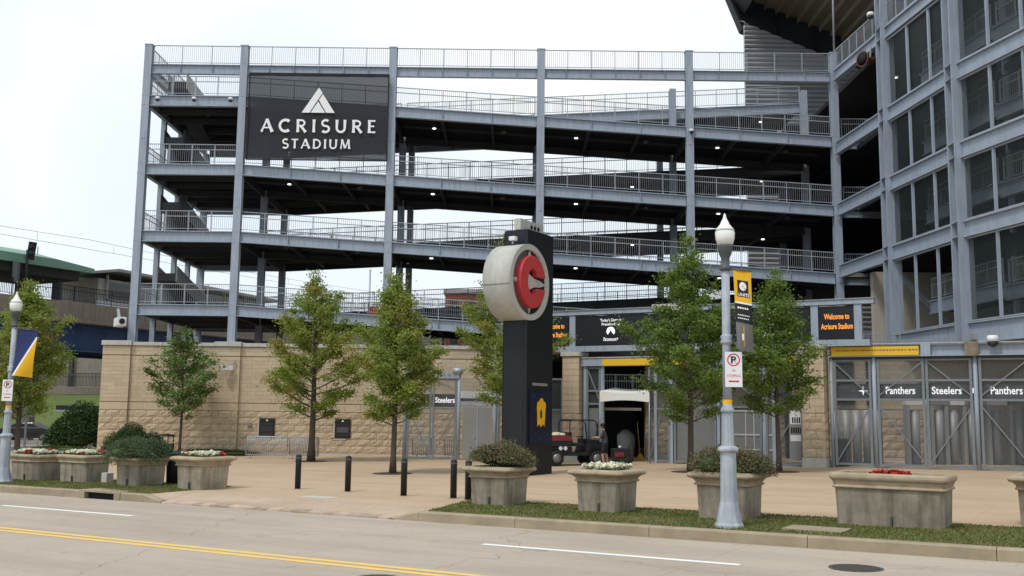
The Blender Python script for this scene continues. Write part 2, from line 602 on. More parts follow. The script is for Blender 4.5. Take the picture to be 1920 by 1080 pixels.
def np_mesh(name, verts, quads, m):
    me = bpy.data.meshes.new(name)
    nv, nq = len(verts), len(quads)
    k = quads.shape[1]
    me.vertices.add(nv)
    me.vertices.foreach_set("co", verts.astype(np.float32).ravel())
    me.loops.add(nq * k)
    me.loops.foreach_set("vertex_index", quads.astype(np.int32).ravel())
    me.polygons.add(nq)
    me.polygons.foreach_set("loop_start", np.arange(0, nq * k, k, dtype=np.int32))
    me.polygons.foreach_set("loop_total", np.full(nq, k, dtype=np.int32))
    me.materials.append(MATS[m])
    me.update()
    me.validate()
    return me


def leaf_mesh(name, cen, size, m, rng, upbias=0.5, aspect=0.75, axis=None):
    """one small bent diamond per leaf"""
    n = len(cen)
    size = np.broadcast_to(size, (n,)) * rng.uniform(0.7, 1.3, n)
    nor = rng.normal(size=(n, 3))
    nor[:, 2] = np.abs(nor[:, 2]) + upbias
    nor /= np.linalg.norm(nor, axis=1)[:, None]
    if axis is None:
        a = rng.normal(size=(n, 3))
    else:
        a = axis + rng.normal(size=(n, 3)) * 0.35
    a -= nor * (a * nor).sum(1)[:, None]
    a /= np.linalg.norm(a, axis=1)[:, None] + 1e-9
    b = np.cross(nor, a)
    L, W = (size / 2)[:, None], (size * aspect / 2)[:, None]
    p0, p2 = cen - a * L, cen + a * L
    p1, p3 = cen + b * W + nor * L * 0.25, cen - b * W + nor * L * 0.25
    v = np.stack([p0, p1, p2, p3], 1).reshape(-1, 3)
    return np_mesh(name, v, np.arange(4 * n).reshape(n, 4), m)


def text(s, m, parent, loc, rot, width=None, height=1.0, bold=0.0, name="lettering", extrude=0.0, world=False, shear=0.0):
    """flat lettering as a mesh, centred on loc, scaled to width x height"""
    cu = bpy.data.curves.new("t", 'FONT')
    cu.body = s
    cu.align_x = 'CENTER'
    cu.offset = bold
    cu.resolution_u = 3
    cu.shear = shear
    to = bpy.data.objects.new("t", cu)
    COL.objects.link(to)
    dg = bpy.context.evaluated_depsgraph_get()
    me = bpy.data.meshes.new_from_object(to.evaluated_get(dg))
    bpy.data.objects.remove(to)
    co = np.zeros(len(me.vertices) * 3)
    me.vertices.foreach_get("co", co)
    co = co.reshape(-1, 3)
    lo, hi = co.min(0), co.max(0)
    sy = height / (hi[1] - lo[1])
    sx = width / (hi[0] - lo[0]) if width else sy
    co[:, 0] = (co[:, 0] - (lo[0] + hi[0]) / 2) * sx
    co[:, 1] = (co[:, 1] - (lo[1] + hi[1]) / 2) * sy
    me.vertices.foreach_set("co", co.ravel())
    me.materials.clear()
    me.materials.append(MATS[m])
    o = bpy.data.objects.new(name, me)
    COL.objects.link(o)
    if parent:
        o.parent = parent
    loc_m = Matrix.Translation(loc) @ (rot if isinstance(rot, Matrix) else Matrix.Rotation(rot, 4, 'Z') @ Matrix.Rotation(R_(90), 4, 'X'))
    o.matrix_basis = (WORLD_INV(parent) @ loc_m) if (parent and world) else loc_m
    return o


def copy_tree(o, parent=None):
    c = o.copy()
    COL.objects.link(c)
    c.parent = parent
    for ch in list(o.children):
        copy_tree(ch, c)
    return c


# street frame: u runs along the kerb to the right and towards the camera, s runs across to the plaza
T2, N2 = Vector((0.85, -0.527)).normalized(), Vector((0.527, 0.85)).normalized()
N2 = Vector((-T2.y, T2.x))
STREET = math.atan2(T2.y, T2.x)


def US(u, s, z=0.0):
    p = T2 * u + N2 * s
    return (p.x, p.y, z)


def gz(x):
    return 0.012 * max(-60.0, min(60.0, x))


def on(x, y, dz=0.0):
    return (x, y, gz(x) + dz)


RD = -0.20          # road below the plaza
KS = 18.3           # kerb face


def street_sheet(name, pts, m, dz, kind="structure"):
    """flat tilted sheet given by (u, s) corners, in the street frame"""
    vs = []
    for p in pts:
        q = US(p[0], p[1])
        vs.append((p[0], p[1], 0.012 * q[0] + dz + (p[2] if len(p) > 2 else 0)))
    me = bpy.data.meshes.new(name)
    me.from_pydata(vs, [], [tuple(range(len(vs)))])
    me.materials.append(MATS[m])
    o = link(name, me, rot=(0, 0, STREET))
    if kind:
        o["kind"] = kind
    return o


# ------------------------------------------------------------------ ground, road, plaza, kerb
gm = MB()
gx = [-3000, -60, 60, 3000]
for i in range(3):
    a, b_ = gx[i], gx[i + 1]
    gm.add([(a, -1500, gz(a) - 0.45), (b_, -1500, gz(b_) - 0.45), (b_, 4000, gz(b_) - 0.45), (a, 4000, gz(a) - 0.45)], [(0, 1, 2, 3)])
gm.build("ground", "ground_asphalt", kind="structure")
street_sheet("road", [(-75, -6), (45, -6), (45, KS), (-75, KS)], "road_concrete", RD)
street_sheet("far_pavement", [(-75, -9), (45, -9), (45, -6.2), (-75, -6.2)], "plaza_paving", 0.0)
UA, UB = -22.3, -14.4          # dropped kerb between these
street_sheet("plaza", [(-60, KS + 0.2), (UA - 0.7, KS + 0.2), (UA, KS + 1.2), (UB, KS + 1.2), (UB + 0.7, KS + 0.2), (45, KS + 0.2), (45, 75), (-60, 75)],
             "plaza_paving", 0.0)
street_sheet("driveway_apron", [(UA, KS, RD + 0.02), (UB, KS, RD + 0.02), (UB, KS + 1.2, 0.004), (UA, KS + 1.2, 0.004)], "apron_concrete", 0.0)
for ue, us_ in ((UA, -1), (UB, 1)):
    street_sheet("apron_wing", [(ue + us_ * 0.7, KS + 0.19, 0.003), (ue, KS + 1.2, 0.004), (ue, KS, RD + 0.02)], "apron_concrete", 0.0)

kerb = bpy.data.objects.new("kerb", None)
COL.objects.link(kerb)
kerb.rotation_euler = (0, 0, STREET)
kerb.matrix_basis = Matrix.Rotation(STREET, 4, 'Z')
kerb["kind"] = "structure"


def kerb_piece(u0_, u1_, drop0=0.0, drop1=0.0):
    b = MB()
    rings = []
    for u, dr in ((u0_, drop0), (u1_, drop1)):
        g = 0.012 * US(u, KS)[0]
        t, lo = g + 0.012 - dr, g + RD - 0.25
        rings.append([(u, KS - 0.03, lo), (u, KS - 0.02, t - 0.03), (u, KS + 0.02, t), (u, KS + 0.2, t), (u, KS + 0.2, lo)])
    b.loft(rings)
    return b.build("kerb_stone", "kerb_stone", kerb)


u = -60.0
while u < 40:
    ln = 3.05
    if u + ln <= UA - 0.4 or u >= UB + 0.4:
        if not (u < -22.0 and u + ln > -26.4):
            kerb_piece(u + 0.006, min(u + ln, 999) - 0.006)
    u += ln
# pieces that end at the dropped kerb, and the storm drain inlet
for a, b_, d0, d1 in ((-26.45, -25.75, 0, 0), (-23.95, -23.0, 0, 0), (-23.0, UA, 0, 0.14), (UB, UB + 0.7, 0.14, 0), (UB + 0.7, -11.2, 0, 0)):
    kerb_piece(a + 0.004, b_ - 0.004, d0, d1)
inl = MB()
g = 0.012 * US(-24.8, KS)[0]
inl.box(-25.75, -23.95, KS - 0.05, KS + 0.6, g - 0.02, g + 0.03)
inl.box(-25.75, -25.5, KS - 0.05, KS + 0.5, g + RD - 0.2, g - 0.02)
inl.box(-24.2, -23.95, KS - 0.05, KS + 0.5, g + RD - 0.2, g - 0.02)
o = thing("storm_drain", "concrete kerb inlet with a dark slot at the grass corner left of the driveway", "storm drain", (0, 0, 0), STREET)
inl.build("inlet_frame", "kerb_stone", o)
MB().box(-25.5, -24.2, KS + 0.1, KS + 0.14, g + RD - 0.1, g - 0.02).build("slot", "steel_dark", o)

# rough stones along the foot of the dropped kerb
rs_ = random.Random(12)
u = UA + 0.05
while u < UB - 0.2:
    w_ = rs_.uniform(0.3, 0.55)
    b = MB()
    h0, h1 = rs_.uniform(0.005, 0.03), rs_.uniform(0.005, 0.03)
    d0 = rs_.uniform(0.2, 0.3)
    ga, gb = 0.012 * US(u, KS)[0] + RD, 0.012 * US(u + w_, KS)[0] + RD
    b.loft([[(u, KS - 0.04, ga - 0.1), (u, KS - 0.03, ga + 0.02 + h0), (u, KS + d0, ga + 0.05 + h0), (u, KS + d0, ga - 0.1)],
            [(u + w_ - 0.012, KS - 0.03, gb - 0.1), (u + w_ - 0.012, KS - 0.02, gb + 0.02 + h1), (u + w_ - 0.012, KS + d0, gb + 0.05 + h1), (u + w_ - 0.012, KS + d0, gb - 0.1)]])
    b.build("edge_stone", "edge_stone", kerb)
    u += w_

# painted lines
for a, b_ in ((-53.6, -48.7), (-39.4, -34.3), (-25.3, -20.1), (-10.3, -5.45), (3.8, 8.7)):
    street_sheet("lane_line", [(a, 15.62), (b_, 15.62), (b_, 15.79), (a, 15.79)], "paint_white", RD + 0.004)
for s_ in (12.35, 12.63):
    street_sheet("centre_line", [(-75, s_ - 0.08), (45, s_ - 0.08), (45, s_ + 0.08), (-75, s_ + 0.08)], "paint_yellow", RD + 0.004)


def manhole(x, y, r, label):
    o = thing("manhole_cover", label, "manhole", (x, y, gz(x) + RD), 0)
    MB().lathe([(r, 0.002), (r, 0.008)], 28, smooth=False).build("cover_ring", "iron", o)
    b = MB()
    for i in range(-4, 5):
        w = math.sqrt(max(0.01, (r * 0.85) ** 2 - (i * r * 0.19) ** 2))
        b.box(-w, w, i * r * 0.19 - 0.02, i * r * 0.19 + 0.02, 0.008, 0.016)
    b.build("tread", "iron", o)


manhole(5.36, 15.88, 0.41, "round iron manhole cover in the road at lower right")
manhole(-1.9, 14.9, 0.34, "iron manhole cover beside the yellow centre line, cut by the bottom edge")
g = MB()
p = US(-5.2, 19.3)
g.box(-0.55, 0.55, -0.38, 0.38, -0.05, 0.035)
tag(g.build("utility_slab", "kerb_stone", loc=(p[0], p[1], gz(p[0]) + 0.01), rot=(0, 0, STREET)), "flat concrete utility slab in the grass beside the long planter", "slab")
tag(MB().box(-0.5, 0.5, -0.22, 0.22, -0.03, 0.012).build("utility_cover", "coping", loc=on(US(-18.3, 20.1)[0], US(-18.3, 20.1)[1]), rot=(0, 0, STREET)),
    "pale rectangular cover flush in the driveway paving before the bollards", "cover")

# grass strips
RNG = np.random.default_rng(7)


def turf(name, pts, n, h, label=None, seed=1):
    poly = [Vector(p) for p in pts]
    street_sheet("turf_bed", pts, "turf_soil", 0.012)
    r = np.random.default_rng(seed)
    lo = np.min(np.array(pts), 0)
    hi = np.max(np.array(pts), 0)
    q = r.uniform(lo, hi, (n * 2, 2))
    inside = np.ones(len(q), bool)
    m_ = len(pts)
    area = sum(pts[i][0] * pts[(i + 1) % m_][1] - pts[(i + 1) % m_][0] * pts[i][1] for i in range(m_))
    for i in range(m_):
        a, b_ = np.array(pts[i]), np.array(pts[(i + 1) % m_])
        cr = (b_[0] - a[0]) * (q[:, 1] - a[1]) - (b_[1] - a[1]) * (q[:, 0] - a[0])
        inside &= (cr > 0) if area > 0 else (cr < 0)
    q = q[inside][:n]
    n = len(q)
    wx = q[:, 0] * T2.x + q[:, 1] * N2.x
    z = 0.012 * wx + 0.012
    base = np.stack([q[:, 0], q[:, 1], z], 1)
    ang = r.uniform(0, 2 * math.pi, n)
    d = np.stack([np.cos(ang), np.sin(ang), np.zeros(n)], 1)
    hh = h * r.uniform(0.4, 1.3, n)[:, None]
    lean = np.stack([r.normal(0, 0.5, n), r.normal(0, 0.5, n), np.ones(n)], 1)
    w = 0.014
    v = np.stack([base - d * w, base + d * w, base + lean * hh], 1).reshape(-1, 3)
    me = np_mesh(name, v, np.arange(3 * n).reshape(n, 3), "grass_blade")
    o = link(name, me, rot=(0, 0, STREET), kind="stuff")
    o["label"] = label
    o["category"] = "grass"


turf("grass", [(UB + 0.75, KS + 0.22), (12, KS + 0.22), (12, 22.1), (UB - 0.1, 21.6)], 60000, 0.036, "mown grass strip right of the driveway under the concrete planters", 3)
turf("grass", [(-45, KS + 0.22), (UA - 0.8, KS + 0.22), (UA - 0.9, 21.6), (-45, 22.0)], 45000, 0.036, "mown grass strip left of the driveway under the planters", 4)


# ------------------------------------------------------------------ the ramp tower
CX = [-20.8, -15.35, -6.9, 1.5, 9.9, 18.1]
YF, YC, YB = 55.0, 60.8, 66.3
LZ = {5: 19.53, 4: 15.57, 3: 11.76, 2: 7.65, 1: 3.75}
SL = 0.0575


def zf(n, x):
    return LZ[n] - SL * max(0.0, min(x, CX[5]) - CX[1])


def zb(n, x):
    return LZ[n] + SL * max(0.0, min(x, CX[5]) - CX[1])


ramp = thing("ramp_tower", "open blue-grey steel ramp tower with railed sloping decks behind the tan wall", "ramp tower", (-2, 60, 0))


def P(b, name, m, kind=None, bevel=0.0):
    return b.build(name, m, ramp, world=True, kind=kind, bevel=bevel)


for i, x in enumerate(CX):
    b = MB()
    b.ibeam((x, YF, 0.0), (x, YF, 22.75), 0.40, 0.42, 0.05, 0.05, (0, 1, 0))
    c = P(b, "column", "steel")
    cap = MB().box(x - 0.23, x + 0.23, YF - 0.22, YF + 0.22, 22.751, 22.81)
    cap.build("cap_plate", "rail_grey", c, world=True)
    for n in (5, 4, 3, 2):
        z = LZ[n] - 0.0575 * max(0.0, x - CX[1])
        for za_ in (z + 0.26, z - 0.295):
            MB().box(x - 0.225, x + 0.225, YF - 0.208, YF + 0.208, za_, za_ + 0.035).build("stiffener_plate", "rail_grey", c, world=True)
    MB().box(x - 0.09, x + 0.09, YF - 0.222, YF - 0.203, 13.4 if i % 2 else 17.3, 13.9 if i % 2 else 17.8).build("splice_plate", "steel", c, world=True)
for i, x in enumerate(CX):
    if i > 0:
        top = 22.5 if i in (4, 5) else (19.2 if i in (1, 2) else 19.2)
        P(MB().ibeam((x, YC, 0), (x, YC, top), 0.38, 0.40, 0.05, 0.05, (0, 1, 0)), "column", "steel")
    P(MB().ibeam((x, YB, 0), (x, YB, 20.2 if i > 1 else 19.4), 0.38, 0.40, 0.05, 0.05, (0, 1, 0)), "column", "steel")
for y in (58.0, 61.0, 63.6):
    P(MB().ibeam((CX[0], y, 0), (CX[0], y, 19.3), 0.26, 0.28, 0.03, 0.03, (0, 1, 0)), "column", "steel")

BD = 0.62
PICK = 0.115


def railing(parent, a, b_, h=1.12, posts=6, mid=True, m="rail_grey", gap=0.18, name="railing", picket_r=0.009):
    """a railed panel run from a to b along its foot, with posts, rails and (as one sub-part) its pickets"""
    a, b_ = Vector(a), Vector(b_)
    d = b_ - a
    L = d.length
    n = d.normalized()
    a = a + n * gap
    b_ = b_ - n * gap
    d = b_ - a
    L = d.length
    Z = Vector((0, 0, 1))
    r = MB()
    for k in range(posts + 1):
        q = a + d * (k / posts)
        r.bar(q, q + Z * h, 0.045, 0.03)
    r.bar(a + Z * h, b_ + Z * h, 0.05, 0.04)
    r.bar(a + Z * 0.12, b_ + Z * 0.12, 0.035, 0.03)
    if mid:
        r.bar(a + Z * (h - 0.3), b_ + Z * (h - 0.3), 0.04, 0.04)
    o = r.build(name, m, parent, world=True)
    npk = int(L / PICK)
    vs, qs = [], []
    side = n.cross(Z).normalized()
    for k in range(npk):
        q = a + d * ((k + 0.5) / npk)
        i0 = len(vs)
        for zz in (0.12, h):
            c = q + Z * zz
            e = picket_r
            vs += [tuple(c + n * e), tuple(c + side * e), tuple(c - n * e), tuple(c - side * e)]
        for j in range(4):
            qs.append((i0 + j, i0 + (j + 1) % 4, i0 + 4 + (j + 1) % 4, i0 + 4 + j))
    me = np_mesh("pickets", np.array(vs), np.array(qs), m)
    link("pickets", me, o, world=True, kind="stuff")
    return o


# top ring beam with its railing
for i in range(5):
    x0, x1 = CX[i], CX[i + 1]
    b = MB().ibeam((x0 + 0.2, YF, 21.38), (x1 - 0.2, YF, 21.38), 0.56, 0.24, 0.035, 0.03)
    k = int((x1 - x0) / 1.4)
    for j in range(1, k):
        xx = x0 + (x1 - x0) * j / k
        b.box(xx - 0.012, xx + 0.012, YF - 0.115, YF - 0.016, 21.14, 21.62)
    P(b, "top_beam", "steel")
    railing(ramp, (x0, YF, 21.66), (x1, YF, 21.66), 1.12, k, mid=False)
P(MB().ibeam((CX[0], YF + 0.2, 21.38), (CX[0], YB, 21.38), 0.5, 0.24, 0.035, 0.03), "top_beam", "steel")
railing(ramp, (CX[0], YF, 21.64), (CX[0], YB, 21.64), 1.12, 8, mid=False)

for n in (5, 4, 3, 2, 1):
    # landing at the left end
    z = LZ[n]
    if n > 1:
        P(MB().ibeam((CX[0] + 0.2, YF, z), (CX[1] - 0.2, YF, z), BD, 0.26, 0.05, 0.04), "edge_beam", "steel")
        P(MB().ibeam((CX[0], YF + 0.2, z), (CX[0], YB, z), BD - 0.1, 0.24, 0.05, 0.04), "edge_beam", "steel")
        P(MB().ibeam((CX[0] + 0.2, YB, z), (CX[1] - 0.2, YB, z), BD, 0.24, 0.05, 0.04), "edge_beam", "steel")
        P(MB().box(CX[0] + 0.1, CX[1] + 0.05, YF + 0.14, YB - 0.1, z + 0.14, z + 0.34), "deck_slab", "slab")
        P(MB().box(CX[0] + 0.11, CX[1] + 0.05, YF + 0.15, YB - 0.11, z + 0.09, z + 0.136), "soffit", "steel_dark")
        for y in (56.9, 58.8, 62.7, 64.5):
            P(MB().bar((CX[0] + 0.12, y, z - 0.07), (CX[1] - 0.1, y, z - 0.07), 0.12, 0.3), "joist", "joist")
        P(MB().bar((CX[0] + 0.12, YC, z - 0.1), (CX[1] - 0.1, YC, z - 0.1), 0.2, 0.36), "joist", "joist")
        railing(ramp, (CX[0], YF, z + 0.33), (CX[1], YF, z + 0.33), 1.12, 4)
        railing(ramp, (CX[0], YF, z + 0.33), (CX[0], YB, z + 0.33), 1.12, 8)
        railing(ramp, (CX[0], YB, z + 0.33), (CX[1], YB, z + 0.33), 1.12, 4)
    # two sloping runs, front one falling to the right, back one rising to the right
    for run, (y0, y1, zz) in enumerate(((YF, YC, zf), (YC, YB, zb))):
        if n == 1 and run == 0:
            continue
        for i in range(1, 5):
            x0, x1 = CX[i], CX[i + 1]
            za, zc = zz(n, x0), zz(n, x1)
            ya = y0 if run == 0 else y0 + 0.25
            yb_ = y1 - 0.25 if run == 0 else y1
            b = MB().ibeam((x0 + 0.2, ya, za), (x1 - 0.2, ya, zc), BD, 0.26, 0.05, 0.04)
            if run == 0:
                for fr in (0.34, 0.67):
                    xm = x0 + (x1 - x0) * fr
                    zm = za + (zc - za) * fr
                    b.box(xm - 0.012, xm + 0.012, ya - 0.125, ya - 0.021, zm - 0.255, zm + 0.255)
            P(b, "edge_beam", "steel" if run == 0 or n == 5 else "joist")  # back-run beams below the top one: shade of the decks put into the colour
            P(MB().ibeam((x0 + 0.2, yb_, za), (x1 - 0.2, yb_, zc), BD, 0.24, 0.05, 0.04), "edge_beam", "steel" if n == 5 and run else "joist")  # centre and rear beams: same steel, shade under the decks painted in as dark
            s_ = MB()
            t_ = MB()
            lo, hi = ya + 0.14, yb_ - 0.13
            for bb, d0, d1, e in ((s_, 0.14, 0.34, 0.0), (t_, 0.085, 0.136, 0.006)):
                bb.loft([[(x0, lo + e, za + d0), (x0, hi - e, za + d0), (x0, hi - e, za + d1), (x0, lo + e, za + d1)],
                         [(x1, lo + e, zc + d0), (x1, hi - e, zc + d0), (x1, hi - e, zc + d1), (x1, lo + e, zc + d1)]])
            P(s_, "deck_slab", "slab")
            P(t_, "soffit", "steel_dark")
            for fr in (0.0, 0.33, 0.67):
                xm = x0 + (x1 - x0) * fr + 0.02
                zm = za + (zc - za) * fr
                dd = 0.42 if fr == 0 else 0.3
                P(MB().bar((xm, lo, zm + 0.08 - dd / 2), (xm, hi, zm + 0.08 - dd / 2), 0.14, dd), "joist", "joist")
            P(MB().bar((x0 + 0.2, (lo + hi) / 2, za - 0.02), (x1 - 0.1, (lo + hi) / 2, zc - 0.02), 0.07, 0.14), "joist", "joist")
            np_ = 6
            railing(ramp, (x0, ya, za + 0.33), (x1, ya, zc + 0.33), 1.12, np_)
            railing(ramp, (x0, yb_, za + 0.33), (x1, yb_, zc + 0.33), 1.12, np_)
    # landing at the right end
    if n > 1:
        z = zf(n, CX[5])
        P(MB().box(CX[5], 24.4, YF + 0.14, YB, z + 0.14, z + 0.34), "deck_slab", "slab")
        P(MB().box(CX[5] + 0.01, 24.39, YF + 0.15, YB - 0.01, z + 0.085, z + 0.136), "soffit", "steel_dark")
        P(MB().ibeam((CX[5] + 0.25, YF + 0.3, z), (24.4, YF + 0.3, z), BD, 0.26, 0.05, 0.04), "edge_beam", "steel")
        railing(ramp, (CX[5] + 0.3, YF + 0.3, z + 0.33), (24.4, YF + 0.3, z + 0.33), 1.12, 4)

# stair flights with solid sides behind the left edge of each landing
for n in (5, 4, 3, 2):
    z = LZ[n] + 0.34
    st = thing("stair_flight", {5: "steel stair side panels on the topmost left landing of the ramp tower",
                                4: "steel stair with dark sloping side panel on the second left landing from the top",
                                3: "steel stair with dark sloping side panel on the third left landing from the top",
                                2: "weathered steel stair with sloping side panel on the lowest left landing above the wall"}[n], "stairs", (-20.1, 57.2, z))
    pz = 2.3 if n != 5 else 1.7
    MB().prism([(56.3, pz), (56.3, pz - 0.9), (61.8, 0.35), (61.8, 1.25)], -20.16, -20.08, 'yz').build("stringer", "black_paint" if n in (3, 4) else "station_grey", st, loc=(20.1, -57.2, 0))
    MB().prism([(56.2, 0.0), (58.5, 0.0), (58.5, 1.0), (58.2, 1.25), (56.5, 1.3), (56.2, 1.1)], -19.9, -19.8, 'yz').build("guard_panel", "galv", st, loc=(20.1, -57.2, 0))
    MB().prism([(58.7, 0.0), (61.0, 0.0), (61.0, 0.75), (60.6, 1.0), (58.9, 1.2), (58.7, 1.0)], -19.9, -19.8, 'yz').build("guard_panel", "galv", st, loc=(20.1, -57.2, 0))
    MB().prism([(56.3, pz), (56.3, pz - 0.9), (61.8, 0.35), (61.8, 1.25)], -19.06, -18.98, 'yz').build("stringer", "black_paint" if n in (3, 4) else "station_grey", st, loc=(20.1, -57.2, 0))
    tr = MB()
    for k in range(10):
        z_ = pz - 0.42 - 0.195 * k
        tr.prism([(56.32 + 0.545 * k, z_ - 0.45), (56.32 + 0.545 * (k + 1), z_ - 0.645), (56.32 + 0.545 * (k + 1), z_), (56.32 + 0.545 * k, z_)], -20.07, -19.07, 'yz')
    tr.build("treads", "joist", st, loc=(20.1, -57.2, 0))

# lights under the decks
nl = 0
bay_words = ["left", "first", "second", "third", "fourth"]
lvl_words = {5: "topmost", 4: "second-highest", 3: "third-highest", 2: "lowest"}


def ceiling_light(x, y, z, lit, label):
    o = thing("ceiling_light", label, "ceiling light", (x, y, z), 0, "round lamps under the decks")
    MB().lathe([(0.16, 0.0), (0.18, -0.05), (0.10, -0.09)], 10).build("housing", "lamp_off", o)
    MB().lathe([(0.11, -0.092), (0.09, -0.13), (0.03, -0.145)], 10).build("lens", "lamp_lit" if lit else "lamp_off", o)


for n in (5, 4, 3, 2):
    for i in range(1, 5):
        if n == 2 and i > 1:
            continue
        for fr, lit in ((0.26, True), (0.75, False)):
            if fr == 0.26 and i == 1 and n in (5, 3):
                lit = False
            x = CX[i] + (CX[i + 1] - CX[i]) * fr
            ceiling_light(x, 57.7, zf(n, x) + 0.08, lit,
                          "%s lamp under %s front deck, %s half of %s bay past corner bay" % ("glowing" if lit else "unlit", lvl_words[n], "left" if fr < 0.5 else "right", bay_words[i]))
    for i in (3, 4):
        x = CX[i] + 6.2
        ceiling_light(x, 63.6, zb(n, x) + 0.08 - 0.0, n in (4, 3) or i == 4, "round lamp under the %s back deck, %s bay right of the corner bay" % (lvl_words[n], bay_words[i]))
    ceiling_light(-18.1, 57.6, LZ[n] + 0.085, False, "unlit round lamp under the %s left landing" % lvl_words[n])

# the big mesh banner
ban = thing("stadium_banner", "large dark mesh banner reading ACRISURE STADIUM hung on the ramp tower", "banner", (-11.0, 54.6, 16.1))
bx0, bx1, bz0, bz1 = -14.92, -7.08, 16.1, 21.06
nx_, nz_ = 24, 16
vs, fs = [], []
for j in range(nz_ + 1):
    for i in range(nx_ + 1):
        fx, fz = i / nx_, j / nz_
        sag = 0.05 * math.sin(fx * 9.0 + fz * 3) * math.sin(fz * math.pi) + 0.03 * math.sin(fx * 31)
        edge = 0.06 * math.sin(fx * math.pi) * (1 if fz < 0.01 else 0)
        vs.append((bx0 + (bx1 - bx0) * fx, 54.6 + sag * 0.6, bz0 + (bz1 - bz0) * fz + edge))
for j in range(nz_):
    for i in range(nx_):
        a = j * (nx_ + 1) + i
        fs.append((a, a + 1, a + nx_ + 2, a + nx_ + 1))
b = MB().add(vs, fs, True)
b.build("mesh_sheet", "banner_mesh", ban, world=True)
hem = MB()
hem.bar((bx0, 54.57, bz1), (bx1, 54.57, bz1), 0.02, 0.10).bar((bx0, 54.57, bz0), (bx1, 54.57, bz0), 0.02, 0.08)
hem.bar((bx0, 54.57, bz0), (bx0, 54.57, bz1), 0.02, 0.08, (1, 0, 0)).bar((bx1, 54.57, bz0), (bx1, 54.57, bz1), 0.02, 0.08, (1, 0, 0))
hem.build("hem", "black_cloth", ban, world=True)


# flared roman capitals drawn as swelling strokes
def stroke(pts, w0, w1=None, flare=1.28):
    """pts: polyline in the letter box; returns a closed outline, wider at both ends"""
    w1 = w1 if w1 is not None else w0
    P_ = [Vector(p) for p in pts]
    n = len(P_)
    Lft, Rgt = [], []
    for i, p in enumerate(P_):
        d = (P_[min(i + 1, n - 1)] - P_[max(i - 1, 0)]).normalized()
        nn = Vector((-d.y, d.x))
        f = i / (n - 1)
        w = (w0 + (w1 - w0) * f) * (1 + (flare - 1) * abs(2 * f - 1) ** 3) / 2
        Lft.append(p + nn * w)
        Rgt.append(p - nn * w)
    return Lft, Rgt


def arc(cx, cy, rx, ry, a0, a1, n=18):
    return [(cx + rx * math.cos(R_(a0 + (a1 - a0) * k / n)), cy + ry * math.sin(R_(a0 + (a1 - a0) * k / n))) for k in range(n + 1)]


def seg(a, b_, n=6):
    return [(a[0] + (b_[0] - a[0]) * k / n, a[1] + (b_[1] - a[1]) * k / n) for k in range(n + 1)]


W = 0.19
LET = {
    'A': (0.95, [(seg((0.06, 0), (0.46, 1.0)), W * 0.7), (seg((0.44, 1.0), (0.88, 0)), W * 1.1), (seg((0.2, 0.33), (0.72, 0.33)), W * 0.6)]),
    'C': (0.92, [(arc(0.5, 0.5, 0.42, 0.44, 48, 312), W)]),
    'R': (0.78, [(seg((0.12, 0), (0.12, 1)), W), (seg((0.12, 0.93), (0.35, 0.93)) + arc(0.36, 0.71, 0.25, 0.22, 90, -90) + seg((0.35, 0.49), (0.12, 0.49)), W * 0.75), (seg((0.34, 0.5), (0.72, 0)), W)]),
    'I': (0.28, [(seg((0.14, 0), (0.14, 1)), W)]),
    'S': (0.66, [(arc(0.33, 0.73, 0.25, 0.23, 40, 250, 12) + arc(0.33, 0.27, 0.27, 0.24, 75, -145, 12), W * 0.85)]),
    'U': (0.86, [(seg((0.12, 1), (0.12, 0.4)) + arc(0.42, 0.36, 0.30, 0.31, 180, 360, 14) + seg((0.72, 0.4), (0.72, 1)), W * 0.9)]),
    'E': (0.62, [(seg((0.12, 0), (0.12, 1)), W), (seg((0.1, 0.94), (0.56, 0.94)), W * 0.65), (seg((0.1, 0.52), (0.48, 0.52)), W * 0.6), (seg((0.1, 0.06), (0.58, 0.06)), W * 0.65)]),
    'T': (0.72, [(seg((0.36, 0), (0.36, 1)), W), (seg((0.02, 0.94), (0.70, 0.94)), W * 0.7)]),
    'D': (0.86, [(seg((0.12, 0), (0.12, 1)), W), (seg((0.12, 0.94), (0.3, 0.94)) + arc(0.32, 0.5, 0.44, 0.44, 90, -90, 16) + seg((0.3, 0.06), (0.12, 0.06)), W * 0.85)]),
    'M': (1.06, [(seg((0.1, 0), (0.2, 1)), W * 0.7), (seg((0.18, 1), (0.53, 0.08)), W), (seg((0.53, 0.08), (0.86, 1)), W * 0.65), (seg((0.86, 1), (0.96, 0)), W)]),
}


def roman(word, x0, x1, zb_, h, y, parent, m):
    tot = sum(LET[c][0] for c in word)
    sx = h
    space = ((x1 - x0) - tot * sx) / (len(word) - 1)
    x = x0
    lay = 0
    for c in word:
        wd, sts = LET[c]
        b_ = MB()
        for q, (pts, w) in enumerate(sts):
            Lf, Rg = stroke(pts, w)
            yy = y - 0.002 * q
            v = [(x + p.x * sx, yy, zb_ + p.y * h) for p in Lf] + [(x + p.x * sx, yy, zb_ + p.y * h) for p in Rg]
            nn = len(Lf)
            b_.add(v, [(k, k + 1, nn + k + 1, nn + k) for k in range(nn - 1)])
        b_.build("letter", m, parent, world=True)
        x += wd * sx + space


YL = 54.52
roman("ACRISURE", -14.16, -7.72, 17.67, 0.74, YL, ban, "banner_mesh_text")
roman("STADIUM", -12.92, -9.12, 16.74, 0.54, YL, ban, "banner_mesh_text")
# triangular emblem of three bars
em = MB()
ax, ay, ah, aw = -10.98, 18.80, 1.46, 0.93


def tri(fx, fz):
    return (ax + fx * aw, YL, ay + fz * ah)


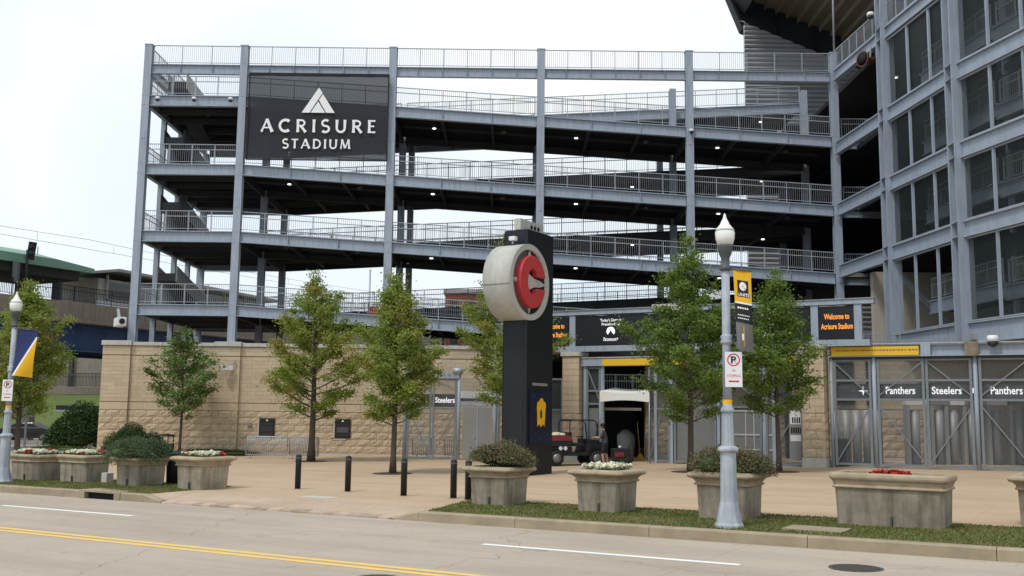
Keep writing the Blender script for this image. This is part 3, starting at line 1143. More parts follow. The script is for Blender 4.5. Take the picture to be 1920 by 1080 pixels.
em.add([tri(-1, 0), tri(-0.52, 0), tri(0.22, 0.79), tri(0.0, 1.0)], [(0, 1, 2, 3)])
em.add([tri(0.48, 0), tri(1.0, 0), tri(0.245, 0.745), tri(0.02, 0.5)], [(0, 1, 2, 3)])
em.add([tri(-0.46, 0), tri(0.42, 0), tri(-0.02, 0.45)], [(0, 1, 2)])
em.build("emblem", "banner_mesh_text", ban, world=True)


# ------------------------------------------------------------------ tan masonry walls and piers
def block_mesh(w, h, d, seed, rough):
    """one split-faced or smooth block, its front bulging when rough"""
    r = random.Random(seed)
    nx, nz = (4, 3) if rough else (1, 1)
    vs, fs = [], []
    for j in range(nz + 1):
        for i in range(nx + 1):
            edge = i in (0, nx) or j in (0, nz)
            yy = -0.004 if edge else -r.uniform(0.012, 0.05)
            vs.append((w * i / nx, yy, h * j / nz))
    for j in range(nz):
        for i in range(nx):
            a = j * (nx + 1) + i
            fs.append((a, a + 1, a + nx + 2, a + nx + 1))
    k = len(vs)
    vs += [(0, d, 0), (w, d, 0), (w, d, h), (0, d, h)]
    bl, br, tr, tl = 0, nx, (nz + 1) * (nx + 1) - 1, nz * (nx + 1)
    bot = list(range(0, nx + 1))
    top = [nz * (nx + 1) + i for i in range(nx + 1)]
    lef = [j * (nx + 1) for j in range(nz + 1)]
    rig = [j * (nx + 1) + nx for j in range(nz + 1)]
    fs.append(tuple([k, k + 1] + bot[::-1]))
    fs.append(tuple(top + [k + 2, k + 3]))
    fs.append(tuple(lef + [k + 3, k]))
    fs.append(tuple(rig[::-1] + [k + 1, k + 2]))
    me = bpy.data.meshes.new("block")
    me.from_pydata(vs, [], fs)
    me.materials.append(MATS["tan_rough" if rough else "tan_smooth"])
    return me


BLK = {}


def block(parent, M0, x, z, w, h, rough, seed):
    key = (round(w, 2), round(h, 2), rough, seed % 7)
    if key not in BLK:
        BLK[key] = block_mesh(key[0], key[1], 0.08, hash((key[0], key[1], seed % 7)) % 9999, rough)
    o = bpy.data.objects.new("block", BLK[key])
    COL.objects.link(o)
    o.parent = parent
    o.matrix_basis = M0 @ Matrix.Translation((x, -0.08, z))
    return o


def masonry(parent, M0, x0, x1, z0, z1, bh, bw, rough, singles=True):
    """courses of blocks on the face y=0 of frame M0 (outwards is -y)"""
    rows = max(1, round((z1 - z0) / bh))
    hh = (z1 - z0) / rows
    J = 0.014 if rough else 0.007
    jo = MB()
    for r in range(rows):
        cuts = [x0]
        x = x0 + (bw if r % 2 == 0 else bw / 2)
        while x < x1 - bw * 0.3:
            cuts.append(x)
            x += bw
        cuts.append(x1)
        for k in range(len(cuts) - 1):
            w = cuts[k + 1] - cuts[k] - J
            zz = z0 + r * hh + J / 2
            if singles:
                block(parent, M0, cuts[k] + J / 2, zz, w, hh - J, rough, k * 31 + r * 17 + int(x0 * 5))
            else:
                jo.box(cuts[k] + J / 2, cuts[k] + J / 2 + w, -0.08 - 0.003 * ((k * 7 + r * 3) % 4) / 4, -0.01, zz, zz + hh - J)
    if not singles:
        o = jo.build("block_courses", "tan_smooth", parent, kind="stuff")
        o.matrix_basis = M0


def wall_frame(a, b_):
    a, b_ = Vector(a), Vector(b_)
    d = (b_ - a).normalized()
    return Matrix.Translation((a.x, a.y, 0)) @ Matrix.Rotation(math.atan2(d.y, d.x), 4, 'Z'), (b_ - a).length


def tan_wall(label, a, b_, zb0, top, pil=(), cap=True, base_h=0.12, singles=True, thick=0.5):
    Mw, L = wall_frame(a, b_)
    ow = thing("masonry_wall", label, "wall", (a[0], a[1], zb0), math.atan2(b_[1] - a[1], b_[0] - a[0]))
    inv = Matrix.Translation((0, 0, -zb0))
    MB().box(0, L, 0.0, thick, zb0 - 0.5, top).build("core", "mortar", ow).matrix_basis = inv
    spans = []
    x = 0.0
    for p0, p1 in pil:
        if p0 - x > 0.05:
            spans.append((x, p0))
        x = p1
    if L - x > 0.05:
        spans.append((x, L))
    for s0, s1 in spans:
        masonry(ow, inv, s0, s1, zb0 + base_h + 0.1, 2.16, 0.335, 0.68, True, singles)
        masonry(ow, inv, s0, s1, 2.18, 2.58, 0.4, 0.82, False, singles)
        masonry(ow, inv, s0, s1, 2.61, 5.08, 0.21, 0.43, False, False)
        masonry(ow, inv, s0, s1, 5.12, top - 0.02, 0.25, 0.82, False, singles)
    for p0, p1 in pil:
        Mp = inv @ Matrix.Translation((0, -0.14, 0))
        MB().box(p0, p1, -0.14, 0.1, zb0 - 0.5, top).build("pilaster", "mortar", ow).matrix_basis = inv
        w = (p1 - p0)
        masonry(ow, Mp, p0, p1, zb0 + base_h + 0.1, 2.16, 0.335, w / 2, True, singles)
        masonry(ow, Mp, p0, p1, 2.18, 2.58, 0.4, w, False, singles)
        masonry(ow, Mp, p0, p1, 2.61, 5.08, 0.21, w / 2, False, False)
        masonry(ow, Mp, p0, p1, 5.12, top - 0.02, 0.25, w, False, singles)
        if cap:
            MB().box(p0 - 0.06, p1 + 0.06, -0.32, thick + 0.08, top + 0.004, top + 0.26).build("coping", "coping", ow, bevel=0.02).matrix_basis = inv
    if cap:
        for s0, s1 in spans:
            MB().box(s0 - (0.1 if s0 == 0 else -0.065), s1 - 0.065, -0.16, thick + 0.06, top + 0.003, top + 0.2).build("coping", "coping", ow, bevel=0.02).matrix_basis = inv
    for s0, s1 in spans:
        MB().box(s0, s1, -0.14, 0.02, zb0 - 0.3, zb0 + base_h + 0.09).build("base_course", "coping", ow).matrix_basis = inv
    for s0, s1 in pil:
        MB().box(s0 - 0.02, s1 + 0.02, -0.28, 0.02, zb0 - 0.3, zb0 + base_h + 0.09).build("base_course", "coping", ow).matrix_basis = inv
    return ow


tan_wall("long tan block wall under the ramp tower, rough-faced blocks along its foot", (-22.1, 54.5), (0.9, 54.5), -0.22, 5.62,
         pil=((0.0, 1.5), (6.1, 7.45), (15.6, 16.45)))


def pier(label, x, y, w, top, zb0, rz):
    o = thing("masonry_pier", label, "pier", (x, y, zb0), rz)
    MB().box(-w / 2 + 0.09, w / 2 - 0.09, -w / 2 + 0.09, w / 2 - 0.09, -0.3, top - zb0).build("core", "mortar", o)
    for f in range(4):
        Mf = Matrix.Rotation(f * math.pi / 2, 4, 'Z') @ Matrix.Translation((-w / 2 + (0.0), -w / 2 + 0.09, 0))
        masonry(o, Mf, 0.002 if f % 2 else 0.085, w - (0.002 if f % 2 else 0.085), 0.4, 2.2, 0.34, w / 2, True, f in (0, 1, 3))
        masonry(o, Mf, 0.002 if f % 2 else 0.085, w - (0.002 if f % 2 else 0.085), 2.22, top - zb0 - 0.02, 0.3, w / 2, False, f in (0, 1, 3))
    MB().box(-w / 2 - 0.03, w / 2 + 0.03, -w / 2 - 0.03, w / 2 + 0.03, -0.1, 0.39).build("base_course", "coping", o, bevel=0.015)
    MB().box(-w / 2 - 0.07, w / 2 + 0.07, -w / 2 - 0.07, w / 2 + 0.07, top - zb0 + 0.003, top - zb0 + 0.2).build("coping", "coping", o, bevel=0.02)
    return o


GA = math.atan2(42.1 - 47.5, 12.72 - 3.0)     # the gate line runs like this
pier("tan block gate pier behind the red utility cart", 3.0, 47.5, 0.86, 4.9, gz(3.0), GA)
pier("tan block gate pier between the two right-hand gates", 12.72, 42.1, 0.92, 5.02, gz(12.7), GA)

# ------------------------------------------------------------------ stadium wing at the right
WP = [(18.1, 55.0), (18.6, 48.5), (19.2, 42.2), (20.5, 36.2), (22.2, 30.4)]
WZ = [5.78, 10.2, 13.65, 17.16, 21.36, 24.9]
wing = thing("stadium_wing", "blue-grey steel stadium facade with dark mesh windows at the right", "stadium", (24, 46, 0))


def PW(b, name, m, kind=None):
    return b.build(name, m, wing, world=True, kind=kind)


def lerp2(a, b_, f):
    return (a[0] + (b_[0] - a[0]) * f, a[1] + (b_[1] - a[1]) * f)


for k in (1, 2, 3, 4):
    x, y = WP[k]
    top = 23.6 if k == 1 else 31.0
    d = Vector((WP[k][0] - WP[k - 1][0], WP[k][1] - WP[k - 1][1], 0)).normalized()
    c = PW(MB().ibeam((x, y, 5.4 if k < 4 else 0), (x, y, top), 0.62, 0.66, 0.07, 0.06, d), "column", "steel")
    for z in WZ:
        if z < top - 0.5 and z > 6:
            for za_ in (z + 0.30, z - 0.335):
                MB().box(x - 0.345, x + 0.345, y - 0.325, y + 0.325, za_, za_ + 0.035).build("stiffener_plate", "rail_grey", c, world=True)
    if k == 1:
        MB().box(x - 0.38, x + 0.38, y - 0.38, y + 0.38, top + 0.002, top + 0.06).build("cap_plate", "rail_grey", c, world=True)
for k in range(4):
    a, b_ = WP[k], WP[k + 1]
    for j, z in enumerate(WZ):
        if (j == 5 and k == 0) or (j == 0 and k == 0):
            continue
        g0, g1 = 0.3 / 6.4, 1 - 0.32 / 6.4
        p, q = lerp2(a, b_, g0), lerp2(a, b_, g1)
        dp = 0.72 if j < 4 else 0.62
        dp = 0.9 if j == 0 else dp
        PW(MB().ibeam((p[0], p[1], z), (q[0], q[1], z), dp, 0.30, 0.055, 0.05), "facade_beam", "steel")
    # mesh windows, mullions and sills between the columns
    if k >= 1:
        fr = [0.0, 0.36, 0.68, 1.0]
        e = 0.35 / 6.3
        for j in range(len(WZ) - 1):
            z0, z1 = WZ[j] + 0.38, WZ[j + 1] - 0.38
            if j == 0:
                z0 += 0.1
            for i in range(3):
                f0 = max(fr[i], e)
                f1 = min(fr[i + 1], 1 - e)
                p, q = lerp2(a, b_, f0), lerp2(a, b_, f1)
                if j or k > 1:
                    PW(MB().bar((p[0] + 0.05, p[1], (z0 + z1) / 2), (q[0] + 0.05, q[1], (z0 + z1) / 2), 0.02, z1 - z0), "mesh_window", "window_mesh")
                if i:
                    PW(MB().bar((p[0], p[1], z0), (p[0], p[1], z1), 0.10, 0.14, (0, 1, 0)), "mullion", "steel")
            p, q = lerp2(a, b_, e), lerp2(a, b_, 1 - e)
            PW(MB().bar((p[0], p[1], z0 + 0.03), (q[0], q[1], z0 + 0.03), 0.12, 0.06), "window_frame", "galv")
            PW(MB().bar((p[0], p[1], z1 - 0.03), (q[0], q[1], z1 - 0.03), 0.12, 0.06), "window_frame", "rail_grey")
# floors, inner columns, inner sloping ramps
for j, z in enumerate(WZ):
    if j == 0:
        PW(MB().box(19.2, 36, 41.5, 56.2, z - 0.3, z - 0.05).box(21.4, 36, 30, 41.5, z - 0.3, z - 0.05), "floor_slab", "slab")
        continue
    if j == 5:
        continue
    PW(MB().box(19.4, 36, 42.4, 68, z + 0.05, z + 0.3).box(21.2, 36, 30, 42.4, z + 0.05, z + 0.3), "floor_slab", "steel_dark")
for x, y in ((23.6, 52.5), (23.6, 46.5), (24.2, 40.5), (26.0, 34.5), (29, 52), (29, 44)):
    PW(MB().ibeam((x, y, 5.5), (x, y, 24), 0.5, 0.5, 0.06, 0.05, (0, 1, 0)), "inner_column", "steel")
for j in range(5):
    z = WZ[j] + 1.75
    for (x0, y0), (x1, y1) in (((20.3, 48.3), (21.0, 42.2)), ((21.0, 42.2), (22.4, 36.2)), ((22.4, 36.2), (24, 31))):
        PW(MB().ibeam((x0, y0, z), (x1, y1, z + 0.12), 0.66, 0.24, 0.05, 0.04), "gallery_beam", "steel")
        PW(MB().bar((x0 + 1.0, y0, z - 0.1), (x1 + 1.0, y1, z), 1.9, 0.14), "gallery_deck", "steel_dark")
        railing(wing, (x0, y0, z + 0.34), (x1, y1, z + 0.46), 1.05, 5, picket_r=0.012)
    for x, y in ((20.6, 45.3), (21.0, 42.0), (21.7, 39.2)):
        PW(MB().bar((x + 0.3, y, WZ[j] - 0.1), (x + 0.3, y, WZ[j] + 3.3), 0.2, 0.2), "inner_post", "steel")
PW(MB().bar((19.6, 50.6, 9.6), (22.4, 50.2, 6.5), 0.24, 0.24), "brace", "steel")
PW(MB().bar((23.8, 50.0, 6.5), (27.0, 49.0, 9.6), 0.26, 0.26), "brace", "steel")
PW(MB().box(18.75, 30, 51.6, 52.0, 4.0, 9.75), "back_wall", "interior_tan")
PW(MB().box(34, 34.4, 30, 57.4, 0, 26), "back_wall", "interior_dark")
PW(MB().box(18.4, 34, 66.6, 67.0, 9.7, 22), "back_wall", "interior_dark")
PW(MB().prism([(49.4, 5.6), (42, 9.4), (30, 9.4), (30, 5.6)], 26.6, 27.0, 'yz'), "stair_wall", "interior_tan")
for k in (0, 1, 2):
    a, b_ = WP[k], WP[k + 1]
    z = WZ[4] if k == 0 else WZ[4]
    railing(wing, (a[0], a[1], z + 0.33), (b_[0], b_[1], z + 0.33), 1.15, 6, mid=False, gap=0.36, m="galv")
for (x, y, z, w) in ((20.4, 51.8, 20.4, "highest"), (20.0, 51.2, 16.6, "second highest"), (22.3, 45.8, 15.9, "upper window"),
                     (22.2, 45.6, 12.7, "middle window"), (19.2, 49.6, 9.55, "lowest by the corner column"), (23.4, 40.3, 9.1, "lowest far right")):
    ceiling_light(x, y, z, True, "glowing lamp inside the stadium wing, %s one" % w)

# loudspeaker horn and cameras on the steel
h = thing("horn_loudspeaker", "orange-brown horn loudspeaker under the top beam of the stadium wing", "loudspeaker", (17.7, 49.2, 20.35), R_(25))
MB().lathe([(0.42, 0.0), (0.36, 0.08), (0.2, 0.3), (0.16, 0.62), (0.1, 0.75)], 14, axis='x', c=(0, 0, 0)).build("horn", "orange_horn", h)
MB().lathe([(0.36, -0.004), (0.02, -0.012)], 14, axis='x').build("mouth", "steel_dark", h)
MB().bar((0.55, 0.0, 0.1), (0.6, 0.0, 0.75), 0.06, 0.06).build("bracket", "rail_grey", h)


def camera_box(label, loc, rz=0.0, s=1.0):
    o = thing("security_camera", label, "security camera", loc, rz)
    MB().box(-0.09 * s, 0.09 * s, -0.28 * s, 0.22 * s, -0.09 * s, 0.09 * s).build("housing", "sign_white", o, bevel=0.02)
    MB().lathe([(0.06 * s, -0.30 * s), (0.06 * s, -0.281 * s)], 10, axis='y').build("lens", "black_paint", o)
    MB().bar((0, 0.1 * s, 0.09 * s), (0, 0.34 * s, 0.3 * s), 0.05 * s, 0.05 * s).build("bracket", "rail_grey", o)


def dome_camera(label, loc, s=1.0):
    o = thing("dome_camera", label, "security camera", loc)
    MB().lathe([(0.12 * s, 0.16 * s), (0.15 * s, 0.1 * s), (0.15 * s, 0.0)], 12).build("housing", "sign_white", o)
    MB().lathe([(0.14 * s, -0.002), (0.11 * s, -0.1 * s), (0.03 * s, -0.14 * s)], 12).build("dome", "glass_dark", o)
    MB().bar((0, 0.0, 0.1 * s), (0, 0.4 * s, 0.2 * s), 0.05 * s, 0.05 * s).build("bracket", "rail_grey", o)


for x, w in ((-20.05, "left"), (-18.0, "middle"), (-15.95, "right")):
    dome_camera("%s of three dome cameras on the top landing beam of the ramp tower" % w, (x, 54.62, 19.5), 0.9)
dome_camera("dome camera on the fourth front column from the corner, at the top deck", (9.95, 54.6, 18.0), 0.9)
dome_camera("dome camera beside the top of the first wing column", (17.9, 48.4, 22.3), 1.2)
camera_box("white security camera high on the tan wall beside the second pilaster", (-15.25, 54.0, 4.45), R_(-60), 1.3)
camera_box("white floodlight camera on the ramp tower right of the dark tree tip", (11.2, 54.5, 8.7), R_(30), 1.8)
camera_box("white camera under the left corner of the ramp tower above the viaduct", (-21.4, 54.6, 6.9), R_(30), 2.6)

# pole on the corner column
tag(MB().tube([(18.2, 55, 22.8), (18.25, 55, 30)], 0.06, 8).build("mast", "galv"), "thin white mast rising from the corner column of the ramp tower", "mast")

# upper seating bowl seen from below: raker girder, stepped underside, corrugated screen
bowl = thing("seating_bowl", "underside of the upper seating bowl with tan ribs and dark raker girder", "seating bowl", (26, 66, 20))


def PB(b, name, m):
    return b.build(name, m, bowl, world=True)


YR = 76.0
sl = -0.42


def rz_(x):
    return 32.35 + sl * (x - 17.7)


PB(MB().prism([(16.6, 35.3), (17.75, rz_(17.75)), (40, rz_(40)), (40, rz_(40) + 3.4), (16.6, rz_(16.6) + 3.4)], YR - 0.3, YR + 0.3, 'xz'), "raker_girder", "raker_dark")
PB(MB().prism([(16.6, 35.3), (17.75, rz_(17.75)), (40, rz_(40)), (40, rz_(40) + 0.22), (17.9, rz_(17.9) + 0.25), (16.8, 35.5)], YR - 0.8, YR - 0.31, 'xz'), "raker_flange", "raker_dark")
for x in (20.4, 23.4, 26.4):
    PB(MB().box(x - 0.03, x + 0.03, YR - 0.6, YR - 0.31, rz_(x) + 0.3, rz_(x) + 2.3), "stiffener", "raker_dark")
for i in range(20):
    x0 = 18.9 + 0.86 * i
    z0 = rz_(x0) + 2.75
    x1 = x0 + 0.86
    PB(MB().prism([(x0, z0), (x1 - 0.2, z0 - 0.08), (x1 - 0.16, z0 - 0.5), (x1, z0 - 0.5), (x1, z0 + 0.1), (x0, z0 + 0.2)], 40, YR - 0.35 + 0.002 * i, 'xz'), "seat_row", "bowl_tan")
PB(MB().prism([(16.6, 35.32), (16.6, 39.5), (18.9, 39.5), (18.9, 34.7), (17.9, rz_(17.9) + 1.2)], 52, YR - 0.81, 'xz'), "rim_girder", "raker_dark")

scr = thing("corrugated_screen", "tall corrugated grey metal screen wall behind the right end of the ramp", "screen wall", (20, 74, 20))
zz = 8.0
while zz < 32.3:
    # one rolled sheet course at a time, its right end cut along the raker
    x0, x1 = 17.6, 31.0
    if zz > 27:
        x1 = min(x1, 17.7 + (32.45 - zz - 0.2) / -sl)
    if x1 > x0 + 0.2:
        h_ = 0.36
        q = []
        for xx in (0, 1):
            def xs(dz, xx=xx):
                return x0 if xx == 0 else min(31.0, x1 - (dz / -sl if zz > 26 else 0))
            q.append([(xs(0), 74.0, zz), (xs(0.05), 73.88, zz + 0.05), (xs(0.14), 73.82, zz + 0.14), (xs(0.24), 73.88, zz + 0.24), (xs(0.34), 74.0, zz + h_ - 0.02), (xs(0.34), 74.05, zz + h_ - 0.02), (xs(0), 74.05, zz)])
        for xx in ():
            q.append([(xx, 74.0, zz), (xx, 73.88, zz + 0.05), (xx, 73.82, zz + 0.14), (xx, 73.88, zz + 0.24), (xx, 74.0, zz + h_ - 0.02), (xx, 74.05, zz + h_ - 0.02), (xx, 74.05, zz)])
        MB().loft(q).build("metal_sheet", "corrugated", scr, world=True)
    zz += 0.36
MB().box(17.65, 40, 74.1, 74.4, 0, 27.5).prism([(17.65, 27.5), (29.0, 27.5), (17.65, 32.2)], 74.1, 74.4, 'xz').build("backing", "station_grey", scr, world=True)

# dark concourse behind the gates, under the ramp
con = thing("concourse", "dark concourse interior under the ramp behind the gates", "concourse", (6, 58, 0))
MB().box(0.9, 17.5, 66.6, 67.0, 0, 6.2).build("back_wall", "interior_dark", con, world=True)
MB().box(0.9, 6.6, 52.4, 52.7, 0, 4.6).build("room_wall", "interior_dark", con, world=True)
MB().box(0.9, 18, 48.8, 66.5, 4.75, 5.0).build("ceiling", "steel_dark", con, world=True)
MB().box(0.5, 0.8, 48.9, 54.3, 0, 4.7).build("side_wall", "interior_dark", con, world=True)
for y in (48.55,):
    MB().bar((3.6, 47.95, 5.0), (13.2, 47.95, 5.0), 0.25, 0.5).build("lintel", "joist", con, world=True)
tan_wall("tan block wall inside the middle gate, behind the lamp post", (6.7, 50.2), (13.6, 50.2), 0.08, 4.55, cap=False, singles=True)
tan_wall("tan block wall with louvres behind the turnstiles at right", (13.4, 47.6), (24.5, 47.6), 0.15, 5.35, cap=False, singles=True)
# small posts below the ribbon board and a railed gallery
railing(con, (4.0, 47.9, 3.25), (7.6, 47.9, 3.25), 0.85, 4, m="galv", picket_r=0.012)
railing(con, (12.9, 46.9, 5.2), (18.4, 46.9, 5.2), 0.9, 6, m="rail_grey", picket_r=0.012)

lou = thing("wall_louvre", "dark slatted louvre high on the tan wall behind the yellow-topped gate", "louvre", (16.1, 47.4, 2.7))
for side in (15.75, 17.0):
    w_ = 0.85 if side < 16 else 0.5
    for kk in range(15):
        MB().bar((side - w_ / 2, 47.42, 2.85 + 0.145 * kk), (side + w_ / 2, 47.42, 2.85 + 0.145 * kk), 0.06, 0.09, (0, 0.4, 1)).build("slat", "interior_dark", lou, world=True)

# ribbon board over the gates
LA, LB = Vector((2.95, 47.4)), Vector((12.75, 41.95))
LD = (LB - LA).normalized()


def gl(d, off=0.0):
    """point on the gate line, d metres from the left gate pier, off towards the plaza"""
    p = LA + LD * d
    q = Vector((LD.y, -LD.x))
    return (p.x + q.x * off, p.y + q.y * off)


LEN = (LB - LA).length
led = thing("ribbon_board", "long dark electronic message board on blue-grey posts above the gates", "message board", (2.95, 47.4, 5.2))


def PL(b, name, m):
    return b.build(name, m, led, world=True)


def glb(d0, d1, z, w, h, off=0.0):
    a, b_ = gl(d0, off), gl(d1, off)
    return MB().bar((a[0], a[1], z), (b_[0], b_[1], z), w, h)


PL(glb(-3.6, LEN + 2.4, 6.95, 0.4, 0.2), "top_beam", "steel")
PL(glb(-3.6, LEN + 2.4, 7.07, 0.5, 0.03), "top_flange", "galv")
PL(glb(-3.6, LEN + 2.2, 5.25, 0.4, 0.26), "bottom_beam", "steel")
for d in (0.0, LEN, LEN + 1.75):
    a = gl(d, 0.0)
    PL(MB().bar((a[0], a[1], 4.95 if d <= LEN else 5.3), (a[0], a[1], 6.85), 0.3, 0.3, LD.to_3d()), "post", "steel")
for d0, d1 in ((-3.5, -0.2), (0.2, 4.1), (4.13, 7.5), (7.53, LEN - 0.2), (LEN + 0.2, LEN + 1.6)):
    PL(glb(d0, d1, 6.1, 0.22, 1.36), "screen", "led_black")
ROT_L = Matrix.Rotation(math.atan2(LD.y, LD.x), 4, 'Z') @ Matrix.Rotation(R_(90), 4, 'X')


def lt(s, d, z, w, h, m, off=0.115, bold=0.0, shear=0.0):
    a = gl(d, off)
    return text(s, m, led, (a[0], a[1], z), ROT_L, w, h, bold, world=True, shear=shear)


for d in (LEN + 0.9, -0.95):
    lt("Welcome to", d, 6.36, 1.02, 0.24, "led_orange", bold=0.02)
    lt("Acrisure Stadium", d, 5.95, 1.28, 0.24, "led_orange", bold=0.02)
for d in (1.95, LEN - 1.75):
    lt("Today's Game is", d, 6.55, 1.05, 0.17, "led_white")
    lt("Presented By", d, 6.36, 0.9, 0.17, "led_white")
    a = gl(d, 0.115)
    Mt = Matrix.Translation((a[0], a[1], 6.02)) @ ROT_L
    b = MB()
    ring = [(0.21 * math.cos(R_(t)), 0.21 * math.sin(R_(t)) + 0.02, 0) for t in range(0, 360, 15)]
    b.add(ring, [tuple(range(len(ring)))])
    o = b.build("emblem_disc", "led_white", led)
    o.matrix_basis = WORLD_INV(led) @ Mt
    b = MB().add([(-0.2, -0.2, 0.002), (0.2, -0.2, 0.002), (0.06, -0.02, 0.002), (0.0, 0.1, 0.002), (-0.05, 0.0, 0.002)], [(0, 1, 2, 3, 4)])
    o = b.build("emblem_mountain", "led_black", led)
    o.matrix_basis = WORLD_INV(led) @ Mt
    lt("Paramount+", d, 5.68, 0.75, 0.17, "led_white", shear=0.3)
# a stack of beams resting on it
tag(MB().bar((*gl(4.1, 0.32), 7.02), (*gl(6.2, 0.32), 7.02), 0.2, 0.3).build("light_bar", "coping"), "pale rectangular light box on the ribbon board left of the dark green tree", "light box")

# ------------------------------------------------------------------ gates
def gate_leaf(name, label, a, b_, z0, z1, diags, mesh_open=True, parent=None, mid=None, kick=0.0, group=None):
    """framed leaf in the vertical plane from a to b: stiles, rails, diagonals and wire mesh"""
    ang = math.atan2(b_[1] - a[1], b_[0] - a[0])
    L = math.hypot(b_[0] - a[0], b_[1] - a[1])
    o = thing(name, label, "gate", (a[0], a[1], z0), ang, group or "steel mesh gate leaves")
    H = z1 - z0
    for x in (0.05, L - 0.05):
        MB().box(x - 0.05, x + 0.05, -0.05, 0.05, 0.03, H).build("stile", "gate_frame", o)
    for z in (0.1, H - 0.05) + (tuple(mid) if mid else ()):
        MB().box(0.1, L - 0.1, -0.04, 0.04, z - 0.045, z + 0.045).build("frame_rail", "gate_frame", o)
    for (x0, zz0, x1, zz1) in diags:
        MB().bar((x0 * L, 0.0, zz0 * H), (x1 * L, 0.0, zz1 * H), 0.05, 0.07, (0, 1, 0)).build("brace", "gate_frame", o)
    if mesh_open:
        MB().box(0.1, L - 0.1, 0.045, 0.05, 0.12, H - 0.1).build("mesh_panel", "wire_mesh", o)
    if kick:
        MB().box(0.1, L - 0.1, 0.052, 0.07, 0.14, kick).build("kick_panel", "panel_grey", o)
    return o


# right-hand gate
GRA, GRB = Vector((13.28, 41.9)), Vector((22.4, 37.5))
GD = (GRB - GRA).normalized()
gq = Vector((GD.y, -GD.x))


def gr(d, off=0.0):
    p = GRA + GD * d + gq * off
    return (p.x, p.y)


hd = thing("gate_header", "blue-grey steel header beam over the right-hand gates with a brown bracket", "gate header", (13.28, 41.9, 4.4))
GL = (GRB - GRA).length
p, q = gr(0.0), gr(GL)
MB().ibeam((p[0], p[1], 4.93), (q[0], q[1], 4.93), 0.5, 0.34, 0.05, 0.05).build("beam", "steel", hd, world=True)
MB().bar((p[0], p[1], 5.2), (q[0], q[1], 5.2), 0.4, 0.035).build("flashing", "coping", hd, world=True)
MB().bar((p[0], p[1], 4.62), (q[0], q[1], 4.62), 0.1, 0.1).build("track", "joist", hd, world=True)
for d, w_, m_ in ((3.75, 0.36, "steel"), (5.42, 0.5, "planter_concrete")):
    a, b_ = gr(d - w_ / 2, 0.2), gr(d + w_ / 2, 0.2)
    MB().bar((a[0], a[1], 4.95), (b_[0], b_[1], 4.95), 0.12, 0.56).build("bracket", m_, hd, world=True)
a = gr(6.2, 0.3)
dome_camera("round white lamp fixture on the right-hand gate header", (a[0], a[1], 5.2), 1.5)
posts = (0.06, 1.75, 5.52, 8.6)
for d in posts:
    a = gr(d)
    z0 = gz(a[0])
    MB().tube([(a[0], a[1], z0), (a[0], a[1], 4.66)], 0.085 if d > 0.1 else 0.07, 12).build("gate_post", "steel", hd, world=True)
yb_ = thing("yellow_banner", "yellow banner strip along the header of the right-hand gate", "banner", (*gr(1.6, 0.2), 4.9))
a, b_ = gr(0.12, 0.19), gr(3.5, 0.19)
MB().bar((a[0], a[1], 4.91), (b_[0], b_[1], 4.91), 0.012, 0.36).build("cloth", "yellow_sign", yb_, world=True)
mk = MB()
rr = random.Random(3)
d = 0.3
while d < 3.4:
    w_ = rr.uniform(0.03, 0.12)
    a, b_ = gr(d, 0.199), gr(d + w_, 0.199)
    mk.bar((a[0], a[1], 4.94), (b_[0], b_[1], 4.94), 0.002, 0.06)
    d += w_ + 0.035
mk.build("print", "grey_print", yb_, world=True)
za = gz(15) + 0.04
gate_leaf("gate_leaf", "narrow mesh gate leaf beside the right gate pier under the yellow banner", gr(0.16), gr(1.64), za, 4.6, [(0.02, 0.97, 0.95, 0.66), (0.06, 0.05, 0.97, 0.56)], mid=(2.72, 3.5))
gate_leaf("gate_leaf", "left leaf of the wide double mesh gate in front of the turnstiles", gr(1.86), gr(3.66), za, 4.6, [(0.04, 0.66, 0.97, 0.97), (0.04, 0.56, 0.97, 0.04)], mid=(2.72, 3.5))
gate_leaf("gate_leaf", "right leaf of the wide double mesh gate in front of the turnstiles", gr(3.7), gr(5.4), za, 4.6, [(0.04, 0.97, 0.97, 0.66), (0.04, 0.04, 0.97, 0.56)], mid=(2.72, 3.5))
gate_leaf("gate_leaf", "mesh gate leaf cut by the right edge of the picture", gr(5.64), gr(7.4), za, 4.6, [(0.04, 0.66, 0.97, 0.97), (0.04, 0.56, 0.97, 0.04)], mid=(2.72, 3.5))
# message strip inside that gate
st = thing("message_strip", "grey message strip with white team names behind the right-hand gate", "message board", (*gr(0.2, -0.35), 3.0))
a, b_ = gr(0.2, -0.35), gr(8.2, -0.35)
MB().bar((a[0], a[1], 3.28), (b_[0], b_[1], 3.28), 0.14, 0.62).build("screen", "lamp_dark", st, world=True)
ROT_G = Matrix.Rotation(math.atan2(GD.y, GD.x), 4, 'Z') @ Matrix.Rotation(R_(90), 4, 'X')
for s_, d, w_ in (("Panthers", 2.72, 1.12), ("Steelers", 4.45, 1.1), ("Panthers", 6.6, 1.12), ("n", 5.45, 0.12)):
    a = gr(d, -0.27)
    text(s_, "led_white", st, (a[0], a[1], 3.32), ROT_G, w_, 0.3 if len(s_) > 1 else 0.2, 0.015, world=True)
for d, m_, r_ in ((1.28, "led_white", 0.2), (0.92, "planter_concrete", 0.14)):
    a = gr(d, -0.27)
    b = MB()
    pts = []
    for k in range(8):
        rr_ = r_ if k % 2 == 0 else r_ * 0.27
        t = R_(90 + 45 * k)
        pts.append((rr_ * math.cos(t), rr_ * math.sin(t), 0))
    b.add([(0, 0, 0)] + pts, [(0, 1 + k, 1 + (k + 1) % 8) for k in range(8)])
    o = b.build("star", m_, st)
    o.matrix_basis = WORLD_INV(st) @ Matrix.Translation((a[0], a[1], 3.3)) @ ROT_G
